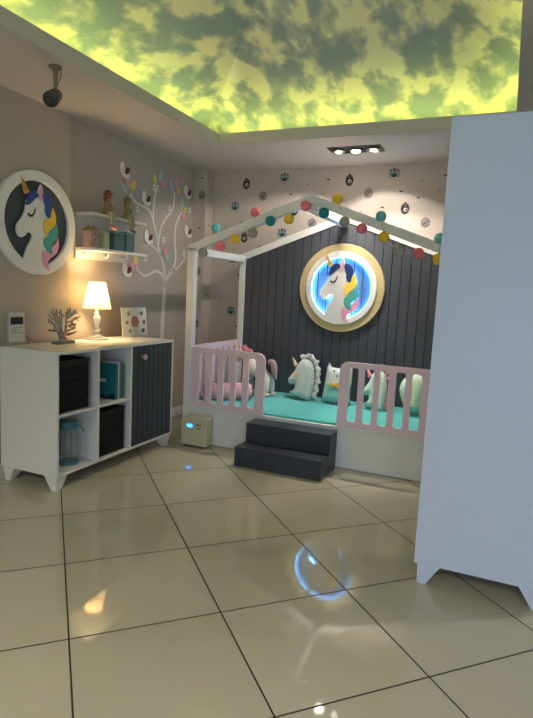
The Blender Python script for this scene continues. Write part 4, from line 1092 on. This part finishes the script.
bc = Vector((cx-.006, cy-.01, ZC-.170)); dirn = Vector((.42, -.78, -.50)).normalized()
bm = NB(); tube(bm, [bc-dirn*.065, bc-dirn*.058, bc+dirn*.045, bc+dirn*.05], [.030, .038, .040, .037], 24); finish('body', bm, M_cm, cc, smooth=True)
bm = NB(); tube(bm, [bc+dirn*.0, bc+dirn*.056, bc+dirn*.058], [.041, .043, .034], 24); finish('hood', bm, M_black, cc, smooth=True)
bm = NB(); tube(bm, [bc+dirn*.052, bc+dirn*.062], [.020, .016], 20); finish('lens', bm, mat('lens_glass', (.02, .02, .03), .08), cc, smooth=True)

# ---------------------------------------------------------------- recessed triple downlight
dx0, dx1, dy0_, dy1_ = -1.482, -1.035, 4.50, 4.70
dn = thing('ceiling_downlight', 'black recessed ceiling fixture with three spotlights above the bed', 'ceiling light', ((dx0+dx1)/2, 4.6, ZC))
bm = NB()
for a in ((dx0, dx1, dy0_, dy0_+.012), (dx0, dx1, dy1_-.012, dy1_), (dx0, dx0+.012, dy0_+.012, dy1_-.012), (dx1-.012, dx1, dy0_+.012, dy1_-.012)): box(bm, *a, ZC-.006, ZC+.004, .001)
box(bm, dx0+.002, dx1-.002, dy0_+.002, dy1_-.002, ZC-.0025, ZC-.0005); finish('housing', bm, M_black, dn)
M_chr = mat('reflector', (.80, .80, .80), .18, metal=1)
for i, xx in enumerate((-1.405, -1.258, -1.112)):
    bm = NB(); lathe(bm, [(.052, -.003), (.058, -.012), (.052, -.020), (.030, -.006)], (xx, 4.6, ZC), 'z', 28); hd_ = finish('spot_head', bm, M_chr, dn, smooth=True)
    bm = NB(); ball(bm, (xx, 4.6, ZC-.014), .026 if i != 1 else .036, 2, (1, 1, .5)); finish('bulb', bm, mat('spot_bulb' if i != 1 else 'spot_bulb_mid', (1, 1, 1), .3, emit=(1, .86, .70), estr=5 if i != 1 else 30, var=0), hd_, smooth='all')

# ---------------------------------------------------------------- lights
def light(name, kind, loc, energy, color, rot=None, size=.05, **k):
    d = bpy.data.lights.new(name, kind); d.energy = energy; d.color = color
    if kind == 'SPOT': d.spot_size = k.get('angle', 1.2); d.spot_blend = k.get('blend', .5); d.shadow_soft_size = size
    elif kind == 'POINT': d.shadow_soft_size = size
    elif kind == 'AREA':
        d.shape = 'RECTANGLE'; d.size = k['sx']; d.size_y = k['sy']
    o = bpy.data.objects.new(name, d); COL.objects.link(o); o.location = loc
    if rot is not None: o.rotation_euler = rot
    if 'aim' in k: o.rotation_euler = (Vector(k['aim'])-Vector(loc)).to_track_quat('-Z', 'Y').to_euler()
    return o
for xx, tgt, e_, an in ((-1.405, (-2.5, 5.0, .3), 30, 1.9), (-1.258, (-1.0, 5.2, 1.2), 28, 1.7), (-1.112, (-.8, 4.9, .3), 30, 1.8)):
    light('spot', 'SPOT', (xx, 4.6, ZC-.03), e_, (1, .90, .82), aim=tgt, size=.03, angle=an, blend=.25)
light('lamp_glow', 'POINT', (LX, LY, ZT+.375), 11, (1, .70, .36), size=.05)
# unseen fill spots added to brighten the walls and soffit
def room_light(x, y, e):
    t = thing('recessed_spot', 'round white recessed ceiling spot', 'ceiling light', (x, y, ZC))
    return t
for x, y, e in ((.65, -.9, 95), (1.2, 3.2, 25), (-1.7, -1.3, 130)):
    light('fill_spot', 'SPOT', (x, y, ZC-.02), e, (1, .94, .88), aim=(x-.3, y+.2, 0), size=.05, angle=2.4, blend=.8)
# daylight through the shop window
w = bpy.data.worlds.new('World'); S.world = w; w.use_nodes = True
bg = w.node_tree.nodes['Background']; bg.inputs[0].default_value = (.48, .68, 1.0, 1); bg.inputs[1].default_value = 2.1
po = light('window_portal', 'AREA', ((WX0+WX1)/2, YF-.03, (WZ0+WZ1)/2), 1, (1, 1, 1), aim=((WX0+WX1)/2, YF+2, (WZ0+WZ1)/2), sx=WX1-WX0, sy=WZ1-WZ0)
po.data.cycles.is_portal = True

S.view_settings.view_transform = 'Standard'; S.view_settings.look = 'None'; S.view_settings.gamma = 1; S.view_settings.use_curve_mapping = False
S.view_settings.exposure = 1.02
